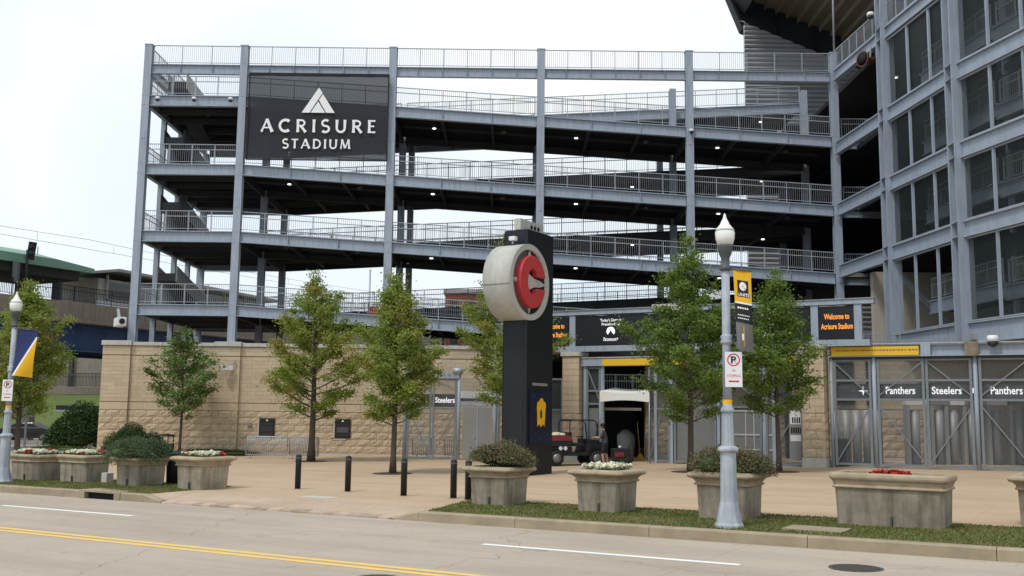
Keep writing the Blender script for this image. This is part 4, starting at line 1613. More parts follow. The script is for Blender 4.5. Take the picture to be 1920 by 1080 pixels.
# turnstiles
words_t = ["first", "second", "third", "fourth", "fifth", "sixth", "seventh", "eighth", "ninth", "tenth", "eleventh", "twelfth"]
tx = [14.65, 15.1, 15.55, 16.0, 16.45, 17.75, 18.75, 19.35, 20.1, 21.1, 22.0, 22.7]
for k, x in enumerate(tx):
    y = 45.6 - 0.12 * (x - 14) - (0.8 if k > 4 else 0)
    o = thing("turnstile", "tall grey drum turnstile behind the right gate, %s from the gate pier" % words_t[k], "turnstile", on(x, y), R_(-8), "turnstiles behind the right-hand gate")
    MB().lathe([(0.20, 0.05), (0.20, 2.35)], 14).build("drum", "turnstile_grey", o)
    if k > 4:
        MB().box(-0.42, -0.27, -0.3, 0.3, 0, 2.55).build("side_panel", "panel_grey", o)
        MB().box(-0.42, 0.42, -0.32, 0.32, 2.56, 2.82).build("head", "sign_white" if k % 2 else "panel_grey", o, bevel=0.02)
    MB().lathe([(0.24, 0.0), (0.24, 0.045)], 14).build("foot", "lamp_dark", o)
o = thing("control_box", "dark steel cabinet inside the gate beside the right pier", "cabinet", on(14.0, 42.9), GA)
MB().box(-0.3, 0.3, -0.25, 0.25, 0.0, 1.15).build("body", "lamp_dark", o, bevel=0.02)
MB().box(-0.26, 0.26, -0.265, -0.252, 0.1, 1.05).build("door", "joist", o)

# middle gates between the piers
zm = gz(8)
mh_ = thing("gate_header", "blue-grey header with yellow strip over the open middle gate", "gate header", (*gl(0.5), 4.3))
MB().bar((*gl(0.45), 4.62), (*gl(LEN - 0.45), 4.62), 0.3, 0.36).build("beam", "steel", mh_, world=True)
MB().bar((*gl(0.45), 4.83), (*gl(LEN - 0.45), 4.83), 0.38, 0.04).build("flashing", "coping", mh_, world=True)
MB().bar((*gl(1.55, 0.16), 4.6), (*gl(6.6, 0.16), 4.6), 0.012, 0.3).build("yellow_cloth", "yellow_sign", mh_, world=True)
MB().bar((*gl(7.4, 0.16), 4.6), (*gl(10.4, 0.16), 4.6), 0.012, 0.3).build("yellow_cloth", "yellow_sign", mh_, world=True)
for d in (0.62, 1.5, 4.1, 4.85, 7.0, 9.0, 9.4):
    a = gl(d)
    MB().bar((a[0], a[1], gz(a[0])), (a[0], a[1], 4.44), 0.13, 0.13, LD.to_3d()).build("gate_post", "steel", mh_, world=True)
gate_leaf("gate_leaf", "narrow mesh gate panel with a slanting brace right of the left gate pier", gl(0.68), gl(1.42), zm, 4.4, [(0.1, 0.97, 0.95, 0.62), (0.25, 0.05, 0.95, 0.52)], mid=(2.6, 3.2), kick=2.4)
gate_leaf("gate_leaf", "open mesh gate leaf beside the dark doorway of the middle gate", gl(3.75), gl(4.78), zm, 4.4, [(0.05, 0.03, 0.7, 0.6)], mid=(2.4,))
gate_leaf("gate_leaf", "solid grey panelled gate leaf behind the tallest green tree", gl(4.95), gl(6.9), zm, 4.4, [], mid=(2.75,), kick=2.7)
gate_leaf("gate_leaf", "mesh gate leaf with a long diagonal left of the white-gridded door", gl(7.1), gl(8.9), zm, 4.4, [(0.02, 0.95, 0.97, 0.62)], mid=(2.5,))
gate_leaf("gate_leaf", "mesh gate leaf in front of the white-gridded door", gl(9.05), gl(9.38 + 1.25), zm, 4.4, [(0.02, 0.03, 0.95, 0.62)], mid=(2.5,))
o = thing("steel_door", "grey door with a white grid behind the middle gate", "door", on(11.7, 47.9), GA)
MB().box(-1.1, 1.1, -0.04, 0.04, 0.1, 2.3).build("leaf", "panel_grey", o)
for x in (-0.55, -0.15, 0.35, 0.8):
    MB().box(x - 0.02, x + 0.02, -0.07, -0.042, 0.5, 2.3).build("bar", "sign_white", o)
for z in (0.5, 1.2, 2.32):
    MB().box(-1.1, 1.1, -0.075, -0.045, z - 0.035, z + 0.035).build("bar", "sign_white", o)
o = thing("notice_board", "white notice board with dark lettering beside the right gate pier", "sign", on(12.0, 42.35), R_(-10))
MB().box(-0.32, 0.32, -0.02, 0.02, 0.25, 2.35).build("board", "panel_grey", o)
MB().box(-0.28, 0.3, -0.03, -0.022, 1.75, 2.3).build("upper_sheet", "sign_white", o)
MB().box(-0.28, 0.3, -0.03, -0.022, 1.05, 1.3).build("lower_sheet", "sign_white", o)
MB().box(0.33, 0.38, -0.03, 0.03, 0, 2.5).build("post", "black_paint", o)
for zz_, w_ in ((1.92, 0.4), (1.5, 0.5)):
    mk = MB()
    x = -w_ / 2
    while x < w_ / 2:
        mk.box(x, x + 0.06, -0.034, -0.031, zz_ - 0.12, zz_ + 0.12)
        x += 0.09
    mk.build("print", "black_cloth", o)

# white canopy over the doorway and things inside
o = thing("canopy", "white tent canopy valance over the dark doorway of the middle gate", "canopy", (5.2, 48.3, 2.7))
vs, fs = [], []
for i in range(13):
    d = 1.55 + 2.4 * i / 12
    zt = 3.28 - 0.1 * math.sin(math.pi * i / 12)
    zb_ = 2.78 + 0.08 * math.sin(math.pi * i / 12)
    a, c = gl(d, 0.45), gl(d, -1.2)
    vs += [(a[0], a[1], zb_), (a[0], a[1] + 0.02, zt), (c[0], c[1], zt + 0.2)]
for i in range(12):
    a = i * 3
    fs += [(a, a + 3, a + 4, a + 1), (a + 1, a + 4, a + 5, a + 2)]
MB().add(vs, fs).build("valance", "tent_white", o, world=True)
for d in (1.55, 3.95):
    a = gl(d, 0.4)
    MB().tube([(a[0], a[1], gz(a[0])), (a[0], a[1], 3.2)], 0.03, 8).build("pole", "galv", o, world=True)
MB().box(4.3, 6.4, 49.4, 49.5, 2.42, 2.55).build("light_strip", "coping", o, world=True)
o = thing("covered_equipment", "grey-green covered equipment standing in the dark doorway", "equipment", on(5.35, 46.9))
b = MB()
rings = []
for z, w_, d_ in ((0.05, 0.36, 0.3), (0.5, 0.36, 0.3), (0.9, 0.42, 0.3), (1.2, 0.4, 0.26), (1.4, 0.2, 0.15), (1.46, 0.08, 0.06)):
    rings.append([(w_ * (1 + 0.07 * math.sin(5 * t + z * 3)) * math.cos(t), d_ * math.sin(t), z) for t in [2 * math.pi * k / 14 for k in range(14)]])
b.loft(rings, smooth=True)
b.build("cover", "grey_cover", o)
MB().box(-0.3, 0.3, -0.25, 0.25, 0.0, 0.05).build("base", "lamp_dark", o)
o = thing("broom", "yellow push broom leaning inside the dark doorway", "broom", on(6.1, 47.6), 0.3)
MB().tube([(0, 0.3, 1.8), (0, 0, 0.3)], 0.015, 6).build("handle", "broom_yellow", o)
MB().prism([(-0.24, 0.0), (0.24, 0.0), (0.05, 0.34), (-0.05, 0.34)], -0.05, 0.05, 'xz').build("bristles", "broom_yellow", o)
gq_ = MB()

# left gate
zl = gz(-4)
hl = thing("gate_header", "blue-grey header and posts of the left gate beside the tan wall", "gate header", (-4, 48.85, 3.9))
MB().bar((-5.15, 48.85, 4.02), (-2.5, 48.85, 4.02), 0.26, 0.3).build("beam", "steel", hl, world=True)
MB().lathe([(0.02, -0.3), (0.16, -0.26), (0.18, 0.0), (0.16, 0.2), (0.02, 0.24)], 12, axis='x', c=(-2.55, 48.8, 4.22)).build("end_lamp", "galv", hl, world=True)
for x, t_ in ((-5.1, 4.0), (-2.5, 4.2), (-0.75, 4.1)):
    MB().tube([(x, 48.85, gz(x)), (x, 48.85, t_)], 0.085, 12).build("gate_post", "steel", hl, world=True)
MB().bar((-2.4, 48.85, 2.62), (-0.85, 48.85, 2.62), 0.12, 0.14).build("door_head", "steel", hl, world=True)
MB().bar((-5.5, 48.85, gz(-5)), (-5.5, 48.85, 2.7), 0.05, 0.05).build("side_rail", "galv", hl, world=True)
gate_leaf("gate_leaf", "left leaf of the left double mesh gate beside the leafy tree trunk", (-5.0, 48.85), (-3.82, 48.85), zl, 3.85, [(0.04, 0.62, 0.97, 0.05)], mid=(2.45,))
gate_leaf("gate_leaf", "right leaf of the left double mesh gate under the word Steelers", (-3.78, 48.85), (-2.6, 48.85), zl, 3.85, [(0.97, 0.62, 0.04, 0.05), (0.04, 0.99, 0.97, 0.85)], mid=(2.45,))
o = thing("double_door", "solid grey double door in a blue-grey frame left of the black sign tower", "door", on(-1.6, 48.85))
for x0, x1 in ((-0.72, -0.03), (0.03, 0.72)):
    d_ = MB().box(x0, x1, -0.03, 0.03, 0.05, 2.5).build("door_leaf", "panel_grey", o)
MB().box(-0.028, 0.028, -0.05, 0.05, 0.0, 2.52).build("mullion", "steel", o)
MB().box(-0.15, -0.1, -0.06, -0.032, 1.0, 1.15).build("lock", "galv", o)
MB().box(-0.75, 0.75, 0.0, 0.02, 2.7, 3.9).build("mesh_panel", "wire_mesh", o)
gate_leaf("gate_leaf", "mesh gate leaf partly hidden by the black sign tower", (-0.65, 48.85), (1.0, 48.45), zl, 3.9, [(0.04, 0.62, 0.97, 0.05)], mid=(2.45,))
gate_leaf("gate_leaf", "mesh gate leaf between the black sign tower and the left gate pier", (1.06, 48.43), (2.5, 47.8), zl, 3.9, [], mid=(2.45,), kick=2.4)
st = thing("message_strip", "grey message strip reading Panthers Steelers behind the left gate", "message board", (-3.8, 49.2, 2.8))
MB().box(-5.0, -2.62, 49.2, 49.3, 2.48, 3.1).build("screen", "lamp_dark", st, world=True)
for s_, x in (("Panthers", -4.55), ("Steelers", -3.2)):
    text(s_, "led_white", st, (x, 49.185, 2.82), 0.0, 0.95, 0.27, 0.015, world=True)
o = thing("canopy", "white valance with a blue edge behind the double door", "canopy", (-1.6, 51.0, 2.7))
MB().box(-2.6, 0.4, 50.9, 51.0, 2.95, 3.3).build("valance", "tent_white", o, world=True)
MB().box(-2.6, 0.4, 50.88, 50.98, 2.8, 2.945).build("blue_edge", "navy", o, world=True)


def barrier(label, a, b_, zb0=None):
    ang = math.atan2(b_[1] - a[1], b_[0] - a[0])
    L = math.hypot(b_[0] - a[0], b_[1] - a[1])
    o = thing("crowd_barrier", label, "barrier", on(a[0], a[1]), ang, "galvanised crowd barriers")
    MB().tube([(0.03, 0, 0.18), (0.03, 0, 1.0), (0.1, 0, 1.08), (L - 0.1, 0, 1.08), (L - 0.03, 0, 1.0), (L - 0.03, 0, 0.18), (0.03, 0, 0.18)], 0.028, 8).build("frame", "galv", o)
    n = int(L / 0.1)
    for k in range(1, n):
        MB().tube([(L * k / n, 0, 0.18), (L * k / n, 0, 1.07)], 0.02, 6).build("bar", "galv", o)
    for x in (0.25, L - 0.25):
        MB().bar((x, 0, 0.18), (x, 0, 0.02), 0.05, 0.02).bar((x, -0.28, 0.02), (x, 0.28, 0.02), 0.06, 0.02).build("foot", "galv", o)


barrier("galvanised crowd barrier standing left of the leafy tree, under the first plaque", (-13.2, 50.6), (-11.0, 50.3))
barrier("galvanised crowd barrier ending at the trunk of the leafy tree by the wall", (-10.95, 50.25), (-9.25, 49.1))
barrier("crowd barrier stored behind the left gate leaf", (-4.9, 50.6), (-3.9, 50.5))
barrier("crowd barrier stored behind the left gate beside the double door", (-3.3, 50.4), (-2.6, 50.2))

for x, lab in ((-13.07, "bronze wall plaque above the crowd barrier"), (-9.0, "bronze wall plaque right of the leafy tree trunk")):
    o = thing("wall_plaque", lab, "plaque", (x, 54.4, 0.78))
    MB().box(-0.42, 0.42, -0.06, 0.02, 0, 1.02).build("plate", "plaque_bronze", o, bevel=0.02)
    MB().box(-0.5, -0.425, -0.03, 0.02, -0.05, 0.8).box(-0.5, 0.2, -0.03, 0.02, -0.1, -0.003).build("backing", "coping", o)
    b = MB().add([(-0.07, -0.064, 0.88), (0.07, -0.064, 0.88), (0, -0.064, 0.99)], [(0, 1, 2)])
    b.build("emblem", "white_print", o)
    for k, (z0, z1, m_) in enumerate(((0.66, 0.76, "broom_yellow" if x > -10 and False else "relief"), (0.3, 0.6, "lamp_dark" if x > -10 else "relief"), (0.12, 0.22, "broom_yellow" if x > -10 and False else "relief"))):
        MB().box(-0.32, 0.32, -0.068, -0.061, z0, z1).build("relief_panel", m_, o)
tag(MB().box(-0.12, 0.12, -0.05, 0.05, 0, 0.22).build("wall_box", "planter_concrete", loc=(-14.0, 54.36, 1.32), bevel=0.02), "small junction box on the tan wall left of the first plaque", "junction box")

# ------------------------------------------------------------------ sign tower with the letter C
ST = thing("sign_tower", "black gate tower sign carrying a big grey disc with a red letter C", "sign tower", (0.55, 35.85, gz(0.55)), STREET)
# local frame: x along the street (t), y across it (n); near corner of the tower at x=0, y=0
TH, WD, TT = 1.0, 1.9, 8.85
MB().box(-TH, 0, 0, WD, 0.0, TT).build("shaft", "pillar_black", ST, bevel=0.015)
MB().box(-TH - 0.004, -TH + 0.03, -0.012, 0.1, 0.0, TT - 0.1).build("edge_trim", "black_paint", ST)
MB().box(-0.16, -0.13, -0.008, 0.0, 0.1, TT - 0.1).build("edge_trim", "black_paint", ST)
b = MB().box(-TH * 0.55, -TH * 0.3, -0.02, WD * 0.88, TT + 0.002, TT + 0.42)
b.build("top_plate", "disc_grey", ST, bevel=0.01)
b = MB()
for y in (0.75, 1.0, 1.25):
    b.lathe([(0.08, -0.29), (0.08, -0.28)], 12, axis='x', c=(0, y, TT + 0.2))
b.build("plate_holes", "steel_dark", ST)
DR, DX0, DX1, DY, DZ = 1.38, -1.08, 0.08, 0.08, 6.9
b = MB()
prof = [(DR - 0.22, DX0), (DR, DX0), (DR, -0.5), (DR, -0.494), (DR, DX1), (DR - 0.2, DX1), (DR - 0.22, DX1 - 0.12)]
b.lathe(prof, 56, axis='x', c=(0, DY, DZ))
dsk = b.build("disc_drum", "disc_grey", ST)
for pl in dsk.data.polygons:
    pl.use_smooth = abs(pl.normal.x) < 0.3
MB().lathe([(DR - 0.215, DX1 - 0.14), (DR - 0.215, DX1 - 0.1)], 48, axis='x', c=(0, DY, DZ)).build("disc_face", "disc_face", ST)
MB().box(DX0 + 0.02, DX1 - 0.02, DY - DR - 0.003, DY - DR + 0.02, DZ - 0.2, DZ - 0.19).build("disc_seam", "disc_face", ST)
# letter C: outer ellipse ring with a mouth towards +y (right), extruded
ro, ri = (0.90, 0.95), (0.36, 0.47)
a0, a1 = 13, 347
outer, inner = [], []
for k in range(41):
    t = R_(a0 + (a1 - a0) * k / 40)
    outer.append((ro[0] * math.cos(t), ro[1] * math.sin(t)))
    ti = R_(27 + (333 - 27) * k / 40)
    inner.append((ri[0] * math.cos(ti), ri[1] * math.sin(ti)))
vs, fs = [], []
X0, X1 = DX1 - 0.1, DX1 + 0.13
for xx in (X0, X1):
    for (a, c) in outer + inner:
        vs.append((xx, DY + a, DZ + c))
n = 41
for k in range(n - 1):
    fs.append((2 * n + k, 2 * n + k + 1, 3 * n + k + 1, 3 * n + k))
    fs.append((k, k + 1, 2 * n + k + 1, 2 * n + k))
    fs.append((n + k, n + k + 1, 3 * n + k + 1, 3 * n + k))
fs.append((0, n, 3 * n, 2 * n))
fs.append((n - 1, 2 * n - 1, 4 * n - 1, 3 * n - 1))
MB().add(vs, fs).build("letter_c", "letter_red", ST, bevel=0.02)
for k in range(4):
    t = R_(90 * k)
    c_, s_ = math.cos(t), math.sin(t)
    q = [(1.14, 0.0), (0.92, 0.085), (0.90, 0.0), (0.92, -0.085)]
    if k == 0:
        q = [(1.14, 0.0), (0.72, 0.12), (0.3, 0.16), (-0.2, 0.34), (-0.2, -0.34), (0.3, -0.16), (0.72, -0.12)]
    pts = [(DY + a * c_ - b_ * s_, DZ + a * s_ + b_ * c_) for a, b_ in q]
    MB().prism(pts, DX1 - 0.097, DX1 - 0.02, 'yz').build("compass_point", "disc_grey", ST)
o = thing("floodlight", "small white floodlight on top of the grey disc of the sign tower", "floodlight", (Vector((0.55, 35.85, 0)) + Vector((*US(-0.45, -0.3), ))).to_tuple(), STREET)
o.location.z = gz(0.5) + DZ + DR
o.matrix_basis = Matrix.Translation(o.location) @ Matrix.Rotation(STREET, 4, 'Z')
MB().box(-0.12, 0.14, -0.1, 0.1, 0.12, 0.27).build("head", "sign_white", o, bevel=0.02)
MB().bar((0, 0, 0), (0, 0, 0.13), 0.05, 0.05).build("stem", "galv", o)
# poster case on the face that looks along the street
pc = thing("poster_case", "dark blue poster with a yellow jersey on the foot of the black sign tower", "poster", (*(Vector((0.55, 35.85)) + Vector(US(0.02, 0.95)[:2])), 0.9), STREET)
MB().box(0.0, 0.04, -0.75, 0.75, 0.2, 2.15).build("sheet", "poster_blue", pc)
jer = [(-0.26, 0.86), (-0.22, 0.84), (-0.2, 0.9), (-0.06, 0.9), (-0.05, 0.83), (0.06, 0.83), (0.07, 0.9), (0.2, 0.9), (0.22, 0.84), (0.26, 0.86), (0.33, 1.5), (0.36, 1.62),
       (0.3, 1.7), (0.18, 1.75), (0.1, 1.86), (-0.05, 1.84), (-0.12, 1.75), (-0.26, 1.7), (-0.3, 1.55), (-0.27, 1.3)]
MB().prism([(a, c) for a, c in jer], 0.042, 0.05, 'yz').build("jersey_print", "gold", pc)
MB().prism([(0.08 * math.cos(t), 1.28 + 0.17 * math.sin(t)) for t in [2 * math.pi * k / 14 for k in range(14)]], 0.052, 0.055, 'yz').build("number_print", "bush_dark", pc)
rr = random.Random(8)
mk = MB()
for k in range(26):
    y, z = rr.uniform(-0.62, 0.62), rr.uniform(0.3, 2.0)
    if abs(y) > 0.36 or z < 0.75:
        s_ = rr.uniform(0.015, 0.04)
        mk.box(0.041, 0.044, y - s_, y + s_, z - s_, z + s_)
mk.build("speckle_print", "girder_blue", pc)
mk = MB()
y = -0.55
while y < 0.5:
    w_ = rr.uniform(0.02, 0.06)
    mk.box(-0.0, 0.006, y, y + w_, 2.3, 2.4)
    y += w_ + 0.03
mk.build("heading_print", "station_grey", pc)

# ------------------------------------------------------------------ bollards
for k, (x, y, w_) in enumerate(((-6.17, 29.7, "first black bollard from the left in the driveway"), (-4.55, 28.68, "second black bollard from the left in the driveway"),
                                (-2.82, 27.19, "third black bollard from the left in the driveway"), (-1.45, 26.4, "black bollard just left of the juniper planter"),
                                (-1.05, 25.95, "black bollard half hidden by the juniper planter"))):
    o = thing("bollard", w_, "bollard", on(x, y), 0, "black bollards across the driveway")
    MB().lathe([(0.085, 0.0), (0.085, 0.95), (0.07, 0.985), (0.02, 1.0)], 18).build("post", "black_paint", o)
    MB().lathe([(0.088, 0.88), (0.088, 0.92)], 18, cap=False).build("band", "lamp_dark", o)
    MB().lathe([(0.13, 0.002), (0.13, 0.012)], 18).build("footing", "mortar", o)


# ------------------------------------------------------------------ planters
def planter(label, x, y, lx, ly, h=0.92, rz=STREET, m="planter_concrete", flare=0.045, lip=1.0):
    o = thing("concrete_planter", label, "planter", on(x, y, 0.012), rz, "concrete planters along the kerb")
    b = MB()

    def ring(e, z):
        a, c = lx / 2 + e, ly / 2 + e
        k = 0.06
        return [(-a + k, -c, z), (a - k, -c, z), (a, -c + k, z), (a, c - k, z), (a - k, c, z), (-a + k, c, z), (-a, c - k, z), (-a, -c + k, z)]
    b.loft([ring(-flare - 0.0, -0.05), ring(-flare, 0.03), ring(-0.02, h * 0.68), ring(-0.015, h * 0.70)])
    b.build("body", m, o)
    r = MB()
    r.loft([ring(0.0, h * 0.70 + 0.002), ring(0.03, h * 0.715), ring(0.03, h * 0.745), ring(0.0, h * 0.76), ring(0.015, h * 0.80), ring(0.06 * lip, h * 0.85), ring(0.13 * lip, h * 0.88),
            ring(0.15 * lip, h * 0.92), ring(0.13 * lip, h * 0.97), ring(0.06 * lip, h), ring(-0.08, h), ring(-0.1, h - 0.1)], smooth=False)
    r.build("rim", "rim_concrete", o, bevel=0.012)
    MB().loft([ring(-0.09, h - 0.16), ring(-0.09, h - 0.05)]).build("soil", "soil", o)
    if m == "planter_concrete":
        MB().bar((0.05, -ly / 2 + flare - 0.03, 0.02), (0.05, -ly / 2 + flare - 0.045, 0.2), 0.035, 0.05).build("drain_pipe", "lamp_dark", o)
    return o, h


def shrub(name, label, x, y, z, rx, ry, rz_, n, size, m, seed, rot=STREET, droop=0.0, aspect=0.35, cat="shrub", lumps=9):
    r = np.random.default_rng(seed)
    o = thing(name, label, cat, (x, y, z), rot)
    # uneven mound: several lumps, leaves near their surface
    cen = []
    for k in range(lumps):
        a = r.uniform(0, 2 * math.pi)
        q = math.sqrt(r.uniform(0, 1)) * 0.72
        cen.append((q * math.cos(a) * rx, q * math.sin(a) * ry, rz_ * (0.10 + 0.50 * (1 - q) * r.uniform(0.7, 1.25)), r.uniform(0.34, 0.55)))
    cen = np.array(cen)
    idx = r.integers(0, lumps, n)
    d = r.normal(size=(n, 3))
    d[:, 2] = np.abs(d[:, 2]) * 0.95 - 0.12
    d /= np.linalg.norm(d, axis=1)[:, None]
    rad = cen[idx, 3] * r.uniform(0.55, 1.05, n) ** 0.6
    p = cen[idx, :3] + d * rad[:, None] * np.array([rx, ry, rz_ * 1.05])
    spr = r.uniform(0, 1, n) < 0.12
    p[spr] += d[spr] * r.uniform(0.02, 0.13, spr.sum())[:, None]
    over = np.maximum(np.abs(p[:, 0]) / rx, np.abs(p[:, 1]) / ry)
    p[:, 2] -= droop * np.clip(over - 0.72, 0, 1) * 1.4
    me = leaf_mesh("foliage", p, size, m, r, 0.3, aspect, axis=d + np.array([0, 0, 0.4]))
    link("foliage", me, o)
    st_ = MB()
    for k in range(lumps):
        c = cen[k]
        st_.tube([(c[0] * 0.2, c[1] * 0.2, -0.12), (c[0] * 0.7, c[1] * 0.7, c[2] * 0.6), (c[0], c[1], c[2] + rz_ * 0.2)], [0.02, 0.014, 0.006], 5)
    st_.build("stems", "bark", o)
    # a dark core so the mound is not see-through
    b = MB()
    for k in range(lumps):
        c = cen[k]
        b.lathe([(0.01, -0.4 * c[3] * rz_), (c[3] * rx * 0.55, -0.1 * rz_), (c[3] * rx * 0.5, c[3] * rz_ * 0.35), (0.01, c[3] * rz_ * 0.62)], 7, c=(c[0], c[1], c[2]))
    b.build("inner_foliage", "bush_dark", o)
    return o


def flowers(label, x, y, z, rx, ry, h, n, mix, seed, rot=STREET, dome=0.0):
    r = np.random.default_rng(seed)
    o = thing("flower_bed", label, "flowers", (x, y, z), rot)
    q = r.uniform(-1, 1, (n, 2))
    if dome:
        q = q[(q ** 2).sum(1) < 1]
    p = np.stack([q[:, 0] * rx, q[:, 1] * ry, h * r.uniform(0.5, 1.0, len(q)) + dome * (1 - (q ** 2).sum(1))], 1)
    noise = np.sin(p[:, 0] * 5 + seed) + np.cos(p[:, 1] * 7 + p[:, 0] * 2.3)
    for nm, m_, sel in (("white_blossoms", "petal_white", noise >= mix), ("red_blossoms", "petal_red", noise < mix)):
        if sel.sum() > 3:
            pts = np.repeat(p[sel], 4, 0) + r.normal(0, 0.018, (sel.sum() * 4, 3))
            link(nm, leaf_mesh(nm, pts, 0.095, m_, r, 0.8, 0.9), o, kind="stuff")
    m_ = n * 5
    q2 = r.uniform(-1, 1, (m_, 2))
    pl = np.stack([q2[:, 0] * rx * 1.05, q2[:, 1] * ry * 1.05, r.uniform(-0.05, h * 0.75, m_) + dome * np.clip(1 - (q2 ** 2).sum(1), 0, 1)], 1)
    link("leaves", leaf_mesh("leaves", pl, 0.06, "flower_leaf", r, 0.4, 0.5), o, kind="stuff")
    return o


PLN = []
p5 = (-0.25, 24.75)
planter("square weathered concrete planter with juniper, left end of the right-hand grass", *p5, 1.08, 1.08, 0.9)
shrub("juniper_shrub", "olive juniper mound filling the planter nearest the bollards", p5[0], p5[1], 0.86, 0.82, 0.8, 0.62, 18000, 0.06, "needle_brown", 11, droop=0.2, lumps=16)
p6 = (2.2, 23.0)
planter("square concrete planter with white flowers beside the sign tower foot", *p6, 1.08, 1.08, 0.92)
flowers("white flowers in the square planter beside the sign tower foot", p6[0], p6[1], 0.92, 0.42, 0.4, 0.14, 170, -9, 5)
p7 = (4.65, 21.55)
planter("square concrete planter with brown juniper behind the right lamp post", *p7, 1.12, 1.12, 0.95)
shrub("juniper_shrub", "brownish juniper mound in the planter behind the right lamp post", p7[0], p7[1], 0.96, 0.82, 0.76, 0.62, 18000, 0.06, "needle_brown", 12, droop=0.22, lumps=16)
p8 = (7.55, 20.05)
planter("long rectangular concrete planter with red flowers at right", *p8, 2.05, 1.1, 1.0, lip=0.5)
flowers("low red flowers in the long planter at right", p8[0] - 0.05, p8[1], 1.02, 0.4, 0.28, 0.05, 90, 9, 6, dome=0.07)
p9 = (10.66, 20.1)
planter("concrete planter cut by the right edge of the picture", p9[0], p9[1], 1.1, 1.1, 0.95)
# left group
p4 = (-9.0, 29.9)
planter("square concrete planter with white flowers at the left driveway corner", *p4, 1.12, 1.12, 0.93)
flowers("white flowers with a few red ones at the left driveway corner", p4[0], p4[1], p4[0] * 0.012 + 0.92, 0.48, 0.45, 0.13, 230, -1.2, 8)
p3 = (-11.35, 31.35)
planter("square concrete planter with blue-green juniper hanging over its rim", *p3, 1.1, 1.1, 0.86)
shrub("juniper_shrub", "blue-green juniper spilling over the planter left of the white flowers", p3[0] - 0.05, p3[1] - 0.1, 0.72, 1.0, 0.92, 0.62, 20000, 0.065, "needle", 13, droop=0.55, lumps=18)
p1 = (-13.75, 32.9)
planter("rectangular concrete planter with red and white flowers, left of the junipers", *p1, 1.4, 0.95, 0.86, lip=0.5)
flowers("white and red flowers in the rectangular planter left of the junipers", p1[0], p1[1], p1[0] * 0.012 + 0.85, 0.64, 0.4, 0.14, 280, -1.2, 9)
p2 = (-15.75, 33.9)
planter("rectangular concrete planter with red and white flowers behind the left lamp post", *p2, 1.6, 0.95, 0.84, lip=0.5)
flowers("red and white flowers in the planter behind the left lamp post", p2[0], p2[1], p2[0] * 0.012 + 0.83, 0.7, 0.4, 0.14, 280, -0.8, 10)
tag(MB().box(-0.13, 0.13, -0.13, 0.13, 0, 0.32).build("concrete_block", "coping", loc=on(-12.75, 32.3), rot=(0, 0, STREET), bevel=0.01), "small pale block against the end of the rectangular planter", "block")
o = thing("litter_bin", "black litter bin between the juniper planter and the corner planter", "litter bin", on(-10.45, 31.9))
MB().lathe([(0.28, 0.0), (0.31, 0.85), (0.29, 0.9)], 18).build("body", "black_paint", o)
MB().lathe([(0.33, 0.86), (0.33, 0.93), (0.2, 1.0)], 18).build("lid", "black_paint", o)
o = thing("hooded_bin", "black slatted trash can with a flat hood by the tan wall", "trash can", on(-17.2, 50.6))
for k in range(16):
    t = 2 * math.pi * k / 16
    MB().bar((0.38 * math.cos(t), 0.38 * math.sin(t), 0.05), (0.44 * math.cos(t), 0.44 * math.sin(t), 0.72), 0.07, 0.02, (math.cos(t), math.sin(t), 0)).build("slat", "black_paint", o)
MB().lathe([(0.36, 0.04), (0.38, 0.7)], 16).build("liner", "steel_dark", o)
for t in (0, math.pi / 2, math.pi, 1.5 * math.pi):
    MB().bar((0.4 * math.cos(t), 0.4 * math.sin(t), 0.7), (0.4 * math.cos(t), 0.4 * math.sin(t), 1.08), 0.04, 0.04).build("hood_leg", "black_paint", o)
MB().lathe([(0.5, 1.08), (0.45, 1.15), (0.1, 1.2)], 16).build("hood", "black_paint", o)

# hedges and bushes
shrub("round_bush", "big rounded dark green bush left of the tan wall", -25.2, 60.0, gz(-26) - 0.1, 2.3, 1.8, 2.65, 46000, 0.12, "bush_dark", 21, rot=0, aspect=0.6, cat="bush", lumps=16)
shrub("round_bush", "dark green dome bush at the corner of the tan wall behind the juniper planter", -18.7, 50.5, gz(-18.7), 1.4, 1.2, 1.55, 22000, 0.09, "bush_dark", 22, rot=0, aspect=0.5, cat="bush", lumps=12)
shrub("low_hedge", "low green hedge along the foot of the tan wall", -15.6, 53.8, gz(-15.6), 2.2, 0.35, 0.34, 9000, 0.08, "flower_leaf", 23, rot=0, aspect=0.5, cat="hedge", lumps=26)
shrub("low_hedge", "low green hedge left of the tan wall below the big bush", -24.6, 56.0, gz(-24.6), 2.4, 0.5, 0.42, 8000, 0.08, "flower_leaf", 24, rot=0, aspect=0.5, cat="hedge", lumps=26)


